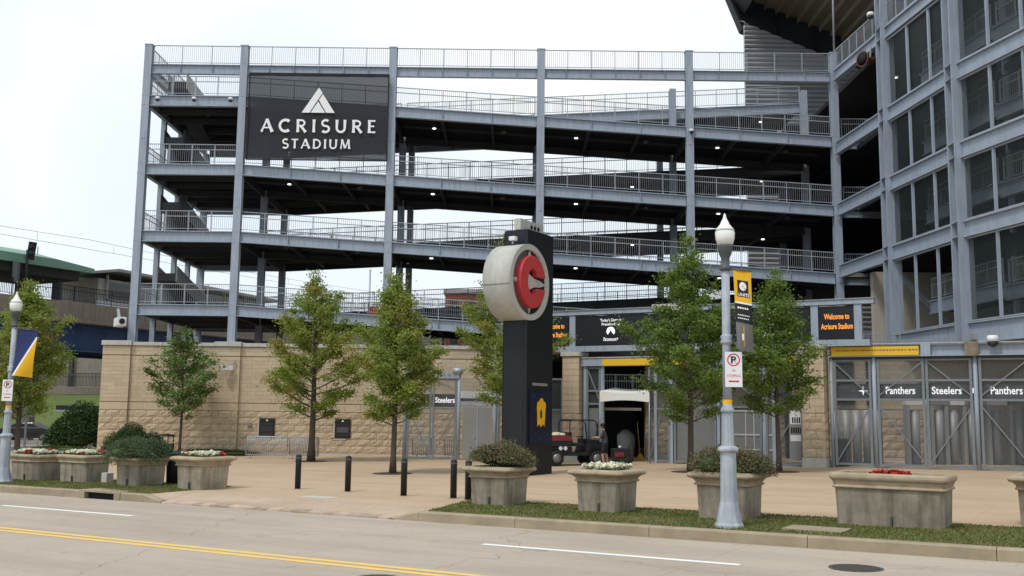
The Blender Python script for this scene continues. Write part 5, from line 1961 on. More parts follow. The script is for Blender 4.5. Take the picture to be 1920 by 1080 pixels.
# ------------------------------------------------------------------ street lamps
def lamp(label, x, y, rz=0.0, lean=0.0):
    o = thing("street_lamp", label, "street lamp", on(x, y, 0.01), rz, "acorn street lamps along the kerb")
    b = MB()
    b.lathe([(0.28, 0.0), (0.28, 0.05), (0.25, 0.1), (0.175, 0.46), (0.165, 0.5)], 8, smooth=False, rot=0.5)
    b.build("base", "lamp_paint", o)
    MB().lathe([(0.165, 0.502), (0.15, 1.38), (0.15, 1.42)], 8, smooth=False, rot=0.5).build("pedestal", "lamp_paint", o)
    MB().lathe([(0.165, 1.421), (0.2, 1.45), (0.2, 1.5), (0.13, 1.55)], 24).build("collar", "lamp_paint", o)
    # fluted lower shaft
    b = MB()
    rings = []
    for z, r_ in ((1.552, 0.12), (2.18, 0.105)):
        rings.append([((r_ * (1.0 if k % 2 else 0.88)) * math.cos(2 * math.pi * k / 24), (r_ * (1.0 if k % 2 else 0.88)) * math.sin(2 * math.pi * k / 24), z) for k in range(24)])
    b.loft(rings)
    b.build("fluted_shaft", "lamp_paint", o)
    MB().lathe([(0.11, 2.182), (0.135, 2.2), (0.13, 2.24), (0.095, 2.3), (0.09, 2.36)], 20).build("collar", "lamp_paint", o)
    MB().lathe([(0.088, 2.362), (0.078, 4.95)], 20).build("shaft", "lamp_paint", o)
    MB().lathe([(0.092, 2.34), (0.092, 2.43)], 20, cap=False).build("band", "gold", o)
    MB().lathe([(0.085, 3.50), (0.12, 3.53), (0.12, 3.56), (0.1, 3.6), (0.12, 3.66), (0.085, 3.70)], 20).build("shaft_ring", "lamp_paint", o)
    MB().lathe([(0.08, 4.951), (0.12, 4.98), (0.12, 5.02), (0.085, 5.06), (0.085, 5.22), (0.12, 5.28), (0.15, 5.42), (0.16, 5.47)], 20).build("capital", "lamp_dark", o)
    MB().lathe([(0.15, 5.472), (0.185, 5.6), (0.195, 5.72), (0.17, 5.76), (0.165, 5.78)], 24).build("globe", "globe_white", o)
    MB().lathe([(0.19, 5.755), (0.16, 5.81), (0.10, 5.88), (0.065, 5.96), (0.05, 5.98), (0.03, 6.04), (0.025, 6.08), (0.0, 6.12)], 24).build("globe_top", "globe_white", o)
    return o


def no_parking(label, x, y, z, rz):
    o = thing("parking_sign", label, "sign", (x, y, z), rz)
    b = MB().box(-0.165, 0.165, -0.006, 0.006, -0.34, 0.34)
    b.build("plate", "sign_white", o, bevel=0.004)
    ring = MB()
    n = 28
    vs, fs = [], []
    for r_ in (0.125, 0.10):
        for k in range(n):
            t = 2 * math.pi * k / n
            vs.append((r_ * math.cos(t), -0.0075, 0.185 + r_ * math.sin(t)))
    for k in range(n):
        fs.append((k, (k + 1) % n, n + (k + 1) % n, n + k))
    ring.add(vs, fs)
    ring.bar((-0.075, -0.0105, 0.26), (0.075, -0.0105, 0.11), 0.001, 0.025, (0, 1, 0))
    ring.build("red_ring", "red_print", o)
    text("P", "black_cloth", o, (0.0, -0.009, 0.185), 0.0, 0.10, 0.14, 0.03)
    text("OR", "red_print", o, (0.0, -0.008, -0.02), 0.0, 0.06, 0.045)
    text("STOPPING", "red_print", o, (0.0, -0.008, -0.125), 0.0, 0.26, 0.055)
    mk = MB().box(-0.07, 0.07, -0.008, -0.007, -0.245, -0.215)
    for sgn in (-1, 1):
        mk.add([(sgn * 0.11, -0.008, -0.23), (sgn * 0.07, -0.008, -0.205), (sgn * 0.07, -0.008, -0.255)], [(0, 1, 2)])
    mk.build("arrow", "red_print", o)
    return o


lamp("pale blue acorn street lamp at right with a gold pennant", 4.21, 19.59)
lamp("pale blue acorn street lamp at far left with a blue and gold pennant", -16.12, 32.45)
no_parking("no parking sign on the right street lamp", 4.31, 19.45, gz(4.2) + 3.02, R_(-3))
no_parking("no parking sign on the left street lamp", -16.12, 32.3, gz(-16) + 2.92, R_(4))


def pennant(label, x, y, z_top, z_bot, w, parts, rz, sway=0.0, twist=0.0, extra=None):
    """cloth strip hung from an arm on the lamp; parts: (z fraction from, to, material)"""
    o = thing("pennant", label, "pennant", (x, y, 0), rz)
    H = z_top - z_bot

    def pt(fx, fz, off=0.0):
        f = 1 - fz
        yy = 0.05 * math.sin(fx * 3.0 + f * 4) * (0.3 + f) + twist * f * (fx - 0.5)
        return (0.07 + fx * w * (1 - 0.12 * f) + sway * f, yy - off, z_bot + H * fz - 0.06 * fx)
    for k, (f0, f1, m_) in enumerate(parts):
        vs, fs = [], []
        nz, nx = 10, 8
        for j in range(nz + 1):
            for i in range(nx + 1):
                vs.append(pt(i / nx, f0 + (f1 - f0) * j / nz, 0.0))
        for j in range(nz):
            for i in range(nx):
                a = j * (nx + 1) + i
                fs.append((a, a + 1, a + nx + 2, a + nx + 1))
        MB().add(vs, fs, True).build("cloth", m_, o)
    MB().tube([(-0.02, 0, z_top), (0.09 + w, 0, z_top - 0.06)], 0.012, 6).build("arm", "lamp_dark", o)
    if extra:
        extra(o, pt)
    return o


def quad_on(o, pt, fx0, fx1, fz0, fz1, m_, name, off=0.006, n=4):
    vs, fs = [], []
    for j in range(n + 1):
        for i in range(n + 1):
            vs.append(pt(fx0 + (fx1 - fx0) * i / n, fz0 + (fz1 - fz0) * j / n, off))
    for j in range(n):
        for i in range(n):
            a = j * (n + 1) + i
            fs.append((a, a + 1, a + n + 2, a + n + 1))
    MB().add(vs, fs, True).build(name, m_, o)


def on_cloth(me_obj, pt, fx0, fx1, fz0, fz1, off):
    """lay a flat text mesh onto the cloth"""
    me = me_obj.data
    co = np.zeros(len(me.vertices) * 3)
    me.vertices.foreach_get("co", co)
    co = co.reshape(-1, 3)
    lo, hi = co.min(0), co.max(0)
    out = []
    for c in co:
        fx = fx0 + (fx1 - fx0) * (c[0] - lo[0]) / (hi[0] - lo[0])
        fz = fz0 + (fz1 - fz0) * (c[1] - lo[1]) / (hi[1] - lo[1])
        out.append(pt(fx, fz, off))
    me.vertices.foreach_set("co", np.array(out).ravel())
    me_obj.matrix_basis = Matrix.Identity(4)


def right_pennant(o, pt):
    quad_on(o, pt, 0.2, 0.82, 0.72, 0.87, "black_cloth", "emblem_field")
    quad_on(o, pt, 0.16, 0.9, 0.665, 0.715, "black_cloth", "word_field")
    vs = [pt(0.51 + 0.2 * math.cos(t), 0.797 + 0.055 * math.sin(t), 0.01) for t in [2 * math.pi * k / 20 for k in range(20)]]
    MB().add(vs, [tuple(range(20))]).build("emblem_disc", "white_print", o)
    for (cx, cz, m_) in ((0.6, 0.822, "gold"), (0.6, 0.772, "red_print"), (0.5, 0.797, "navy")):
        q = []
        for k in range(8):
            rr_ = 1.0 if k % 2 == 0 else 0.3
            t = 2 * math.pi * k / 8
            q.append(pt(cx + 0.06 * rr_ * math.cos(t), cz + 0.017 * rr_ * math.sin(t), 0.013))
        MB().add(q, [tuple(range(8))]).build("emblem_star", m_, o)
    on_cloth(text("UNITE", "white_print", o, (0, 0, 0), 0.0, 1, 1, 0.02), pt, 0.2, 0.88, 0.672, 0.71, 0.012)
    mk = MB()
    r_ = random.Random(2)
    for fz, h_ in ((0.51, 0.022), (0.425, 0.013), (0.385, 0.013)):
        fx = 0.14
        while fx < 0.8:
            w_ = r_.uniform(0.05, 0.1)
            mk.add([pt(fx, fz, 0.012), pt(fx + w_, fz, 0.012), pt(fx + w_, fz + h_, 0.012), pt(fx, fz + h_, 0.012)], [(0, 1, 2, 3)])
            fx += w_ + 0.03
    mk.build("print", "white_print", o)
    quad_on(o, pt, 0.42, 0.5, 0.04, 0.3, "broom_yellow", "stripe")
    quad_on(o, pt, 0.34, 0.46, 0.12, 0.2, "white_print", "stripe_mark", 0.009)


pennant("gold and black team pennant hanging askew on the right street lamp", 4.28, 19.55, gz(4.2) + 5.0, gz(4.2) + 3.42, 0.34,
        ((0.0, 0.335, "grey_print"), (0.335, 0.575, "black_cloth"), (0.575, 0.595, "white_print"), (0.595, 1.0, "gold")), R_(-14), sway=0.06, twist=0.35, extra=right_pennant)


def left_pennant(o, pt):
    n = 14
    vs, fs = [], []
    for k in range(n + 1):
        f = k / n
        fz0 = f
        fx_ = 0.02 + 0.98 * f * 0.95
        vs.append([pt(fx_, 0.86 * f, 0.014)] + [pt(min(1.0, fx_ + 0.1) + (1.0 - min(1.0, fx_ + 0.1)) * q / 8, 0.86 * f, 0.014) for q in range(9)])
    a = MB()
    c = MB()
    for k in range(n):
        r0_, r1_ = vs[k], vs[k + 1]
        a.add([r0_[0], r0_[1], r1_[1], r1_[0]], [(0, 1, 2, 3)])
        for q in range(1, 9):
            c.add([r0_[q], r0_[q + 1], r1_[q + 1], r1_[q]], [(0, 1, 2, 3)])
    a.build("white_stripe", "white_print", o)
    c.build("gold_field", "gold", o)


pennant("blue and gold pennant with a white diagonal on the left street lamp", -16.05, 32.4, gz(-16) + 4.92, gz(-16) + 3.4, 0.66,
        ((0.0, 1.0, "navy"),), R_(2), sway=-0.05, twist=0.1, extra=left_pennant)


# ------------------------------------------------------------------ trees
def tree(label, x, y, H, base, wid, seed, m, n_leaf=11000, wide_at=0.3, leaf=0.125, trunk_r=0.1, gap=0.18, upright=0.95, dens=2.5, taper=1.2):
    r = np.random.default_rng(seed)
    rd = random.Random(seed)
    o = thing("maple_tree", label, "tree", on(x, y), rd.uniform(0, 6), "young maples on the plaza")
    tr = MB()
    pts, rad = [], []
    ph = rd.uniform(0, 6)
    for k in range(12):
        f = k / 11
        pts.append(Vector((0.09 * math.sin(f * 4 + ph) * f, 0.09 * math.cos(f * 3 + ph) * f, H * 0.97 * f)))
        rad.append(trunk_r * (1 - f) ** 0.8 + 0.012)
    rad[0] *= 1.35
    tr.tube(pts, rad, 9)

    def axis(z):
        f = max(0, min(1, z / (H * 0.97))) * 11
        i = min(10, int(f))
        return pts[i].lerp(pts[i + 1], f - i)
    limbs = MB()
    cent, dirs, wts = [], [], []
    NL = 44
    for k in range(NL):
        f = (k + rd.uniform(-0.3, 0.3)) / NL
        f = max(0.0, f)
        z0 = base + (H - base) * 0.86 * f ** 0.95
        az = k * 2.399 + rd.uniform(-0.4, 0.4)
        prof = (f / wide_at) ** 0.55 if f < wide_at else (1 - (f - wide_at) / (1 - wide_at)) ** taper
        prof = 0.35 + 0.65 * prof if f < wide_at else 0.10 + 0.90 * prof
        ln = wid / 2 * prof * rd.uniform(0.66, 1.2)
        rise = upright * (0.35 + 0.75 * f) * rd.uniform(0.75, 1.25)
        p0 = axis(z0)
        d = Vector((math.cos(az), math.sin(az), 0))
        seg_ = []
        for q in range(6):
            g = q / 5
            seg_.append(p0 + d * (ln * g) + Vector((0, 0, ln * rise * (g ** 1.25))) + Vector((rd.uniform(-1, 1), rd.uniform(-1, 1), rd.uniform(-1, 1))) * 0.05 * g)
        r0_ = max(0.01, trunk_r * 0.27 * (1 - f * 0.7))
        limbs.tube(seg_, [r0_ * (1 - 0.8 * q / 5) + 0.004 for q in range(6)], 5)
        nt = max(4, int(ln * 8))
        for q in range(nt):
            g = rd.uniform(0.22, 1.05)
            i = min(4, int(g * 5))
            b0 = seg_[i].lerp(seg_[i + 1], min(1.0, g * 5 - i))
            tl = (0.16 + 0.26 * ln * (1.1 - g)) * rd.uniform(0.6, 1.2)
            a2 = az + rd.choice((-1, 1)) * rd.uniform(0.3, 1.2)
            td = Vector((math.cos(a2), math.sin(a2), rd.uniform(0.2, 0.9))).normalized()
            e = b0 + td * tl
            limbs.tube([b0, e], [0.008, 0.003], 3, cap=False)
            for w in (0.5, 1.0):
                cent.append(tuple(b0.lerp(e, w)))
                dirs.append(tuple(td))
                wts.append(0.6 + 0.4 * w)
    for k in range(18):
        z0 = H * rd.uniform(0.82, 0.985)
        p0 = axis(z0)
        a2 = rd.uniform(0, 6.28)
        cent.append((p0.x + 0.16 * math.cos(a2) * (1.1 - z0 / H) * 5, p0.y + 0.16 * math.sin(a2) * (1.1 - z0 / H) * 5, z0 + 0.1))
        dirs.append((0, 0, 1))
        wts.append(1.0)
    cent, dirs, wts = np.array(cent), np.array(dirs), np.array(wts)
    keep = r.uniform(0, 1, len(cent)) > gap
    cent, dirs, wts = cent[keep], dirs[keep], wts[keep]
    n_leaf = int(n_leaf * dens)
    idx = r.choice(len(cent), n_leaf, p=wts / wts.sum())
    n_leaf = len(idx)
    sp = r.uniform(0.08, 0.25, len(cent))[idx]
    p = cent[idx] + r.normal(size=(n_leaf, 3)) * sp[:, None] * np.array([1, 1, 0.62])
    tr.build("trunk", "bark", o)
    limbs.build("limbs", "bark", o)
    link("crown", leaf_mesh("crown", p, leaf * 0.78, m, r, 0.35, 0.8, axis=dirs[idx]), o)
    return o


tree("slender young tree with sparse deep green leaves before the tan wall", -17.0, 52.2, 6.6, 1.9, 3.7, 31, "leaf_deep", 3600, 0.35, 0.15, 0.07, gap=0.35)
tree("broad leafy tree with yellowing top by the crowd barriers", -9.2, 47.0, 8.9, 1.85, 6.2, 32, "leaf_turning", 13000, 0.22, 0.125, 0.15, taper=1.15)
tree("leafy tree with rusty left side before the left gate", -4.3, 37.4, 7.3, 1.7, 3.7, 33, "leaf_turning", 13000, 0.3, 0.11, 0.1, upright=1.15)
tree("yellowing tree behind the black sign tower", -0.2, 44.5, 10.2, 2.5, 5.2, 34, "leaf_turning", 10000, 0.3, 0.125, 0.11, gap=0.15)
tree("tallest dense green tree before the middle gate", 6.85, 38.5, 9.1, 1.75, 5.5, 35, "leaf_green", 17000, 0.2, 0.12, 0.11, upright=0.95, taper=1.25, dens=2.0, gap=0.24)
tree("dense green tree right of the street lamp before the gate pier", 10.2, 38.5, 7.7, 2.0, 4.2, 36, "leaf_green", 12000, 0.22, 0.115, 0.085, taper=1.25, dens=2.0, gap=0.24)
tree("olive green tree at far left beside the viaduct", -21.6, 44.5, 8.2, 1.9, 4.4, 37, "leaf_turning", 13000, 0.25, 0.125, 0.12, upright=1.2)
tree("tree at the right edge, only its leaf tips showing", 22.2, 38.0, 6.9, 2.0, 4.3, 38, "leaf_green", 9000, 0.3, 0.12, 0.1)
# mulch rings at the trunks
for x, y in ((-9.2, 47.0), (-4.3, 37.4), (-0.2, 44.5), (6.85, 38.5), (10.2, 38.5)):
    b = MB().lathe([(0.75, 0.004), (0.7, 0.02)], 20)
    b.build("tree_pit", "soil", loc=on(x, y), rot=(0, -0.012, 0))["kind"] = "structure"

# ------------------------------------------------------------------ elevated railway station at the left
VA = Vector((-31.0, 60.0))
VD = Vector((4.8, 8.5)).normalized()
VN = Vector((-VD.y, VD.x))          # away from the camera side


def vp(d, off=0.0, z=0.0):
    p = VA + VD * d + VN * off
    return (p.x, p.y, z)


via = thing("railway_viaduct", "concrete railway viaduct with a deep blue girder passing behind the ramp tower", "viaduct", vp(0))


def PV(b, name, m, kind=None):
    return b.build(name, m, via, world=True, kind=kind)


d = -24.0
while d < 70:
    PV(MB().bar(vp(d + 0.015, 0.2, 8.55), vp(d + 5.985, 0.2, 8.55), 0.4, 1.0), "parapet_panel", "viaduct_concrete")
    d += 6.0
PV(MB().bar(vp(-24, 0.25, 7.9), vp(70, 0.25, 7.9), 0.6, 0.28), "fascia_ledge", "viaduct_concrete")
PV(MB().bar(vp(-24, 4.6, 8.2), vp(70, 4.6, 8.2), 8.2, 0.5), "deck", "viaduct_concrete")
PV(MB().ibeam(vp(-24, 0.9, 6.85), vp(70, 0.9, 6.85), 1.8, 0.5, 0.08, 0.05), "girder", "girder_blue")
PV(MB().ibeam(vp(-24, 8.0, 6.85), vp(70, 8.0, 6.85), 1.8, 0.5, 0.08, 0.05), "girder", "girder_blue")
for k in range(-12, 35):
    PV(MB().bar(vp(2.0 * k + 0.5, 0.72, 6.05), vp(2.0 * k + 0.5, 0.72, 7.65), 0.1, 0.03), "stiffener", "girder_blue")
for dd in (-14, 21, 42, 60):
    c = PV(MB().bar(vp(dd, 4.4, -0.6), vp(dd, 4.4, 5.0), 1.3, 1.3), "pier", "viaduct_concrete")
    PV(MB().bar(vp(dd, -0.2, 5.45), vp(dd, 9.2, 5.45), 1.2, 0.95), "pier_head", "viaduct_concrete")
railing(via, vp(-20, 0.15, 9.05), vp(-5, 0.15, 9.05), 1.05, 10, m="black_paint", picket_r=0.022)
railing(via, vp(-5, 0.15, 9.05), vp(10, 0.15, 9.05), 1.05, 10, m="black_paint", picket_r=0.022)
railing(via, vp(10, 0.15, 9.05), vp(30, 0.15, 9.05), 1.05, 12, m="black_paint", picket_r=0.022)
railing(via, vp(30, 0.15, 9.05), vp(60, 0.15, 9.05), 1.05, 18, m="black_paint", picket_r=0.022)

sta = thing("platform_canopy", "green metal platform canopy on columns above the viaduct", "canopy", vp(0, 3, 9.0))


def PS(b, name, m):
    return b.build(name, m, sta, world=True)


d0, d1 = -22.0, 6.6
PS(MB().loft([[vp(d0, 0.3, 11.15), vp(d0, 0.3, 11.7), vp(d0, 3.6, 12.5), vp(d0, 6.9, 11.7), vp(d0, 6.9, 11.15)],
              [vp(d1 - 2.4, 0.3, 11.15), vp(d1 - 2.4, 0.3, 11.7), vp(d1 - 2.4, 3.6, 12.5), vp(d1 - 2.4, 6.9, 11.7), vp(d1 - 2.4, 6.9, 11.15)],
              [vp(d1 + 0.6, 0.6, 11.2), vp(d1 + 0.6, 0.6, 11.5), vp(d1 + 0.6, 3.6, 11.55), vp(d1 + 0.6, 6.6, 11.5), vp(d1 + 0.6, 6.6, 11.2)]]), "roof", "roof_green")
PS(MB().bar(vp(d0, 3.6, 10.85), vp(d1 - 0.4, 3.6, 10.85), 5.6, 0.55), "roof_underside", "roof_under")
for dd in (-16, -8.5, -1.0, 5.2):
    PS(MB().bar(vp(dd, 1.6, 8.4), vp(dd, 1.6, 10.7), 0.5, 0.4), "column", "lamp_dark" if dd > 4 else "viaduct_concrete")
    PS(MB().bar(vp(dd, 5.6, 8.4), vp(dd, 5.6, 10.7), 0.4, 0.4), "column", "viaduct_concrete")
for dd in range(-20, 6, 5):
    PS(MB().bar(vp(dd, 3.6, 12.4), vp(dd, 3.6, 12.9), 0.05, 0.05), "finial", "roof_green")

hou = thing("station_house", "grey station building with dark windows on the viaduct behind the canopy", "building", vp(14, 4, 9))


def PH(b, name, m):
    return b.build(name, m, hou, world=True)


PH(MB().bar(vp(9.4, 5.5, 10.0), vp(26, 5.5, 10.0), 5.0, 2.6), "wall", "coping")
PH(MB().bar(vp(9.3, 2.9, 9.45), vp(26.1, 2.9, 9.45), 0.12, 0.55), "white_band", "sign_white")
PH(MB().loft([[vp(7.2, 2.2, 11.25), vp(7.2, 2.2, 11.4), vp(7.2, 8.6, 11.4), vp(7.2, 8.6, 11.25)], [vp(10.5, 2.2, 11.85), vp(10.5, 2.2, 12.05), vp(10.5, 8.6, 12.05), vp(10.5, 8.6, 11.85)],
              [vp(27, 2.2, 11.35), vp(27, 2.2, 11.55), vp(27, 8.6, 11.55), vp(27, 8.6, 11.35)]]), "roof", "station_grey")
for k in range(7):
    dd = 10.2 + 2.25 * k
    w_ = PH(MB().bar(vp(dd, 2.94, 10.5), vp(dd + 1.9, 2.94, 10.5), 0.08, 1.2), "window", "glass_dark")
    MB().bar(vp(dd - 0.12, 2.9, 9.9), vp(dd - 0.12, 2.9, 11.6), 0.14, 0.14).build("frame", "coping", w_, world=True)
    MB().bar(vp(dd, 2.88, 9.85), vp(dd + 1.9, 2.88, 9.85), 0.12, 0.1).build("sill", "coping", w_, world=True)

sg = thing("rail_signal", "black railway signal with a dark backplate beside the green canopy", "signal", vp(2.0, 0.3, 9.05))
MB().tube([vp(2.0, 0.3, 8.6), vp(2.0, 0.3, 12.0)], 0.09, 8).build("post", "raker_dark", sg, world=True)
MB().bar(vp(1.95, -0.05, 11.35), vp(1.95, -0.25, 12.45), 0.1, 0.5, VD.to_3d()).build("backplate", "raker_dark", sg, world=True)
for z in (11.75, 12.15):
    MB().lathe([(0.13, 0), (0.13, -0.2), (0.11, -0.22)], 10, axis='y', c=(vp(1.95, -0.2)[0], vp(1.95, -0.2)[1], z)).build("lens_hood", "black_paint", sg, world=True)
MB().bar(vp(1.25, 0.2, 9.9), vp(1.25, 0.2, 11.1), 0.3, 0.35).build("relay_box", "lamp_dark", sg, world=True)

wir = MB()
for z, off in ((13.75, 2.4), (13.05, 2.2)):
    pts = []
    for k in range(25):
        dd = -24 + 4 * k
        sagz = 0.25 * math.sin(math.pi * ((dd + 24) % 32) / 32) if z > 13.5 else 0.0
        pts.append(vp(dd, off, z - sagz))
    wir.tube(pts, 0.013, 5)
for dd in range(-20, 60, 6):
    wir.bar(vp(dd, 2.3, 13.05), vp(dd, 2.35, 13.6), 0.015, 0.015)
ow = thing("catenary_wire", "thin overhead railway wires crossing the sky above the viaduct", "wires", vp(0, 2.3, 13))
wir.build("wire_run", "lamp_dark", ow, world=True)
for dd, w_ in ((-22, "left of the canopy"), (24, "behind the ramp tower"), (50, "far behind the ramp tower")):
    o = thing("catenary_mast", "grey railway mast standing on the viaduct " + w_, "mast", vp(dd, 8.4, 8.4))
    MB().bar((0, 0, 0), (0, 0, 6.2), 0.25, 0.25).build("post", "galv", o)
    a = Vector(vp(dd, 2.2)) - Vector(vp(dd, 8.4))
    MB().bar((0, 0, 5.6), (a.x, a.y, 5.2), 0.08, 0.08).build("arm", "galv", o)

# behind and below the viaduct
gs = MB()
vs = []
for i, x in enumerate((-75, -55, -40, -25, -10)):
    for y, z in ((88, -0.75), (92, 0.2), (98, 2.2), (106, 4.6), (125, 5.5)):
        vs.append((x, y + 1.5 * math.sin(i * 1.7), z + gz(x) * 0.3 + 0.25 * math.sin(i * 2.3 + y)))
fs = [(i * 5 + j, (i + 1) * 5 + j, (i + 1) * 5 + j + 1, i * 5 + j + 1) for i in range(4) for j in range(4)]
gs.add(vs, fs, True)
gs.build("grass_slope", "grass_far", kind="structure")
rw = MB()
rw.add([(-80, 62, -0.62), (-22, 62, -0.42), (-22, 92, -0.3), (-80, 92, -0.3)], [(0, 1, 2, 3)])
rw.build("side_road", "road_concrete", kind="structure")
o = thing("footbridge", "grey concrete footbridge under the viaduct behind the big bush", "bridge", (-37, 82, 0))
MB().box(-52, -26, 81, 84, 3.35, 3.95).build("deck", "viaduct_concrete", o, world=True)
for x in (-48, -39.5, -31.5):
    MB().box(x - 0.5, x + 0.5, 82, 83, -0.7, 3.34).build("pier", "viaduct_concrete", o, world=True)
railing(o, (-52, 81.2, 3.95), (-26, 81.2, 3.95), 1.1, 14, m="joist", picket_r=0.02)
o = thing("retaining_wall", "dark brown retaining wall in the shade under the viaduct", "wall", (-38, 104, 4))
for k in range(9):
    MB().box(-62 + 5 * k + 0.03, -57 + 5 * k - 0.03, 104, 104.5, 4.0, 9.2).build("wall_panel", "viaduct_concrete", o, world=True)
MB().box(-62, -17, 103.7, 104.8, 9.2, 9.7).build("coping", "viaduct_concrete", o, world=True)
for k in range(12):
    MB().box(-60 + 3.6 * k, -59.6 + 3.6 * k, 103.6, 103.99, 4.0, 9.2).build("buttress", "joist", o, world=True)
o = thing("bus_shelter", "dark flat-roofed bus shelter beyond the big bush", "shelter", (-33.4, 79, -0.6))
MB().box(-35.1, -30.5, 78.0, 80.0, 2.05, 2.45).build("roof", "raker_dark", o, world=True)
MB().box(-35.15, -30.45, 77.93, 77.99, 1.98, 2.1).build("roof_edge", "galv", o, world=True)
for x in (-34.9, -32.8, -30.7):
    MB().box(x - 0.06, x + 0.06, 79.7, 79.85, -0.7, 2.04).build("post", "raker_dark", o, world=True)
MB().box(-34.8, -30.8, 79.86, 79.9, 0.0, 2.0).build("back_panel", "glass_dark", o, world=True)
o = thing("roadside_sign", "plain grey sign board on posts behind the left street lamp", "sign", (-34, 68, -0.6))
MB().box(-36.2, -32.0, 68, 68.1, 1.6, 2.55).build("panel", "station_grey", o, world=True)
for x in (-35.5, -32.6):
    MB().box(x - 0.06, x + 0.06, 68.11, 68.2, -0.8, 2.4).build("post", "galv", o, world=True)
o = thing("guard_wall", "low grey concrete wall along the side road at far left", "wall", (-36, 71, -0.8))
for k in range(8):
    MB().box(-52 + 3 * k + 0.02, -49 + 3 * k - 0.02, 73, 73.2, -0.9, -0.12).build("wall_panel", "station_grey", o, world=True)


def car(label, x, y, z, rz):
    o = thing("parked_car", label, "car", (x, y, z), rz)
    prof = [(-2.25, 0.35), (-2.28, 0.75), (-2.1, 0.98), (-1.55, 1.04), (-0.75, 1.42), (0.5, 1.46), (1.25, 1.05), (2.05, 0.9), (2.26, 0.7), (2.26, 0.32), (1.9, 0.26), (-1.9, 0.26)]
    b = MB()
    for sc, y0 in ((1, None),):
        rings = []
        for yy, ins in ((-0.88, 0.1), (-0.84, 0.0), (0.84, 0.0), (0.88, 0.1)):
            rings.append([(px * (1 - ins * 0.05), yy * (0.8 if pz > 1.2 else 1.0), pz - (ins * 0.15 if pz > 1.2 else 0)) for px, pz in prof])
        b.loft(rings)
    b.build("body", "car_black", o, bevel=0.04)
    for s_ in (-1, 1):
        for q in ([(-1.4, 1.06), (-0.72, 1.38), (-0.2, 1.4), (-0.2, 1.06)], [(-0.12, 1.06), (-0.12, 1.4), (0.45, 1.42), (1.05, 1.06)]):
            MB().prism(q, s_ * 0.80, s_ * 0.885 if False else s_ * 0.875, 'xz').build("side_window", "glass_dark", o)
        for px in (-1.38, 1.42):
            w = MB().lathe([(0.2, -0.1), (0.33, -0.1), (0.34, 0.0), (0.33, 0.1), (0.2, 0.1)], 18, axis='y', c=(px, s_ * 0.82, 0.33)).build("wheel", "tyre", o)
            MB().lathe([(0.21, -0.11), (0.2, 0.11)], 14, axis='y', c=(px, s_ * 0.83, 0.33)).build("rim", "wheel_rim", w)
    MB().box(-2.29, -2.2, -0.7, -0.4, 0.7, 0.85).build("tail_light", "red_print", o)
    MB().box(2.18, 2.27, -0.7, -0.4, 0.65, 0.78).build("headlight", "sign_white", o)


car("black car parked behind the left street lamp beside the big bush", -37.6, 79.2, -0.36, R_(4))

# distant buildings glimpsed through the ramp
def block_building(label, x0, x1, y0, y1, z0, z1, m, rows, cols_, wm="glass_dark"):
    o = thing("far_building", label, "building", ((x0 + x1) / 2, y0, z0))
    MB().box(x0, x1, y0, y1, z0, z1).build("wall", m, o, world=True)
    MB().box(x0 - 0.2, x1 + 0.2, y0 - 0.2, y1 + 0.2, z1 + 0.003, z1 + 0.5).build("parapet", "station_grey", o, world=True)
    for r in range(rows):
        for c in range(cols_):
            wx = x0 + (x1 - x0) * (c + 0.3) / cols_
            ww = (x1 - x0) / cols_ * 0.42
            wz = z1 - 3.2 * (r + 1) + 0.6
            w_ = MB().box(wx, wx + ww, y0 - 0.04, y0 + 0.1, wz, wz + 1.7).build("window", wm, o, world=True)
            MB().box(wx - 0.1, wx + ww + 0.1, y0 - 0.1, y0 - 0.005, wz - 0.2, wz - 0.005).build("sill", "coping", w_, world=True)


block_building("red brick building far behind the ramp tower", -7.5, 2.5, 112, 128, -1, 15.6, "brick_red", 5, 5)
block_building("low grey building far behind the ramp tower", -24, -8.2, 118, 130, -1, 13.4, "station_grey", 4, 8)
block_building("brown brick building far behind the middle of the ramp tower", 3.5, 17, 125, 140, -1, 12.0, "brick_red", 4, 6)
tag(MB().tube([(-14.3, 100, 0), (-14.3, 100, 16.5)], 0.09, 8).build("flagpole", "galv"), "thin distant pole seen through the ramp tower above the leafy tree", "pole")
o = thing("roadside_flag", "red and white banner on a pole behind the leafy trees", "flag", (-7.8, 57.0, 5.8))
MB().tube([(-8.2, 57, 5.0), (-8.2, 57, 8.4)], 0.04, 8).build("pole", "galv", o, world=True)
MB().box(-8.15, -7.6, 56.99, 57.01, 6.5, 8.2).build("cloth", "red_print", o, world=True)
MB().box(-8.15, -7.6, 56.975, 56.985, 6.5, 7.0).build("white_band", "white_print", o, world=True)

# ------------------------------------------------------------------ utility cart and attendant
uc = thing("utility_cart", "red and black utility cart with a roll bar parked at the middle gate", "utility cart", on(2.55, 43.6), R_(20))
MB().prism([(-1.35, 0.42), (1.3, 0.42), (1.38, 0.6), (1.34, 0.86), (0.62, 0.92), (0.5, 0.55), (-0.1, 0.55), (-0.15, 0.8), (-1.35, 0.8)], -0.62, 0.62, 'xz').build("chassis", "cart_black", uc, bevel=0.03)
MB().prism([(-1.45, 1.0), (-1.4, 0.82), (-0.2, 0.82), (-0.2, 1.28), (-0.25, 1.28), (-1.45, 1.28)], -0.72, -0.66, 'xz').prism([(-1.45, 1.0), (-1.4, 0.82), (-0.2, 0.82), (-0.2, 1.28), (-1.45, 1.28)], 0.66, 0.72, 'xz').box(-1.46, -1.4, -0.66, 0.66, 0.84, 1.28).box(-0.26, -0.2, -0.66, 0.66, 0.84, 1.28).box(-1.4, -0.26, -0.66, 0.66, 0.84, 0.9).build("cargo_box", "cart_black", uc)
MB().box(-1.48, -0.18, -0.735, -0.722, 1.06, 1.27).build("red_side", "cart_red", uc)
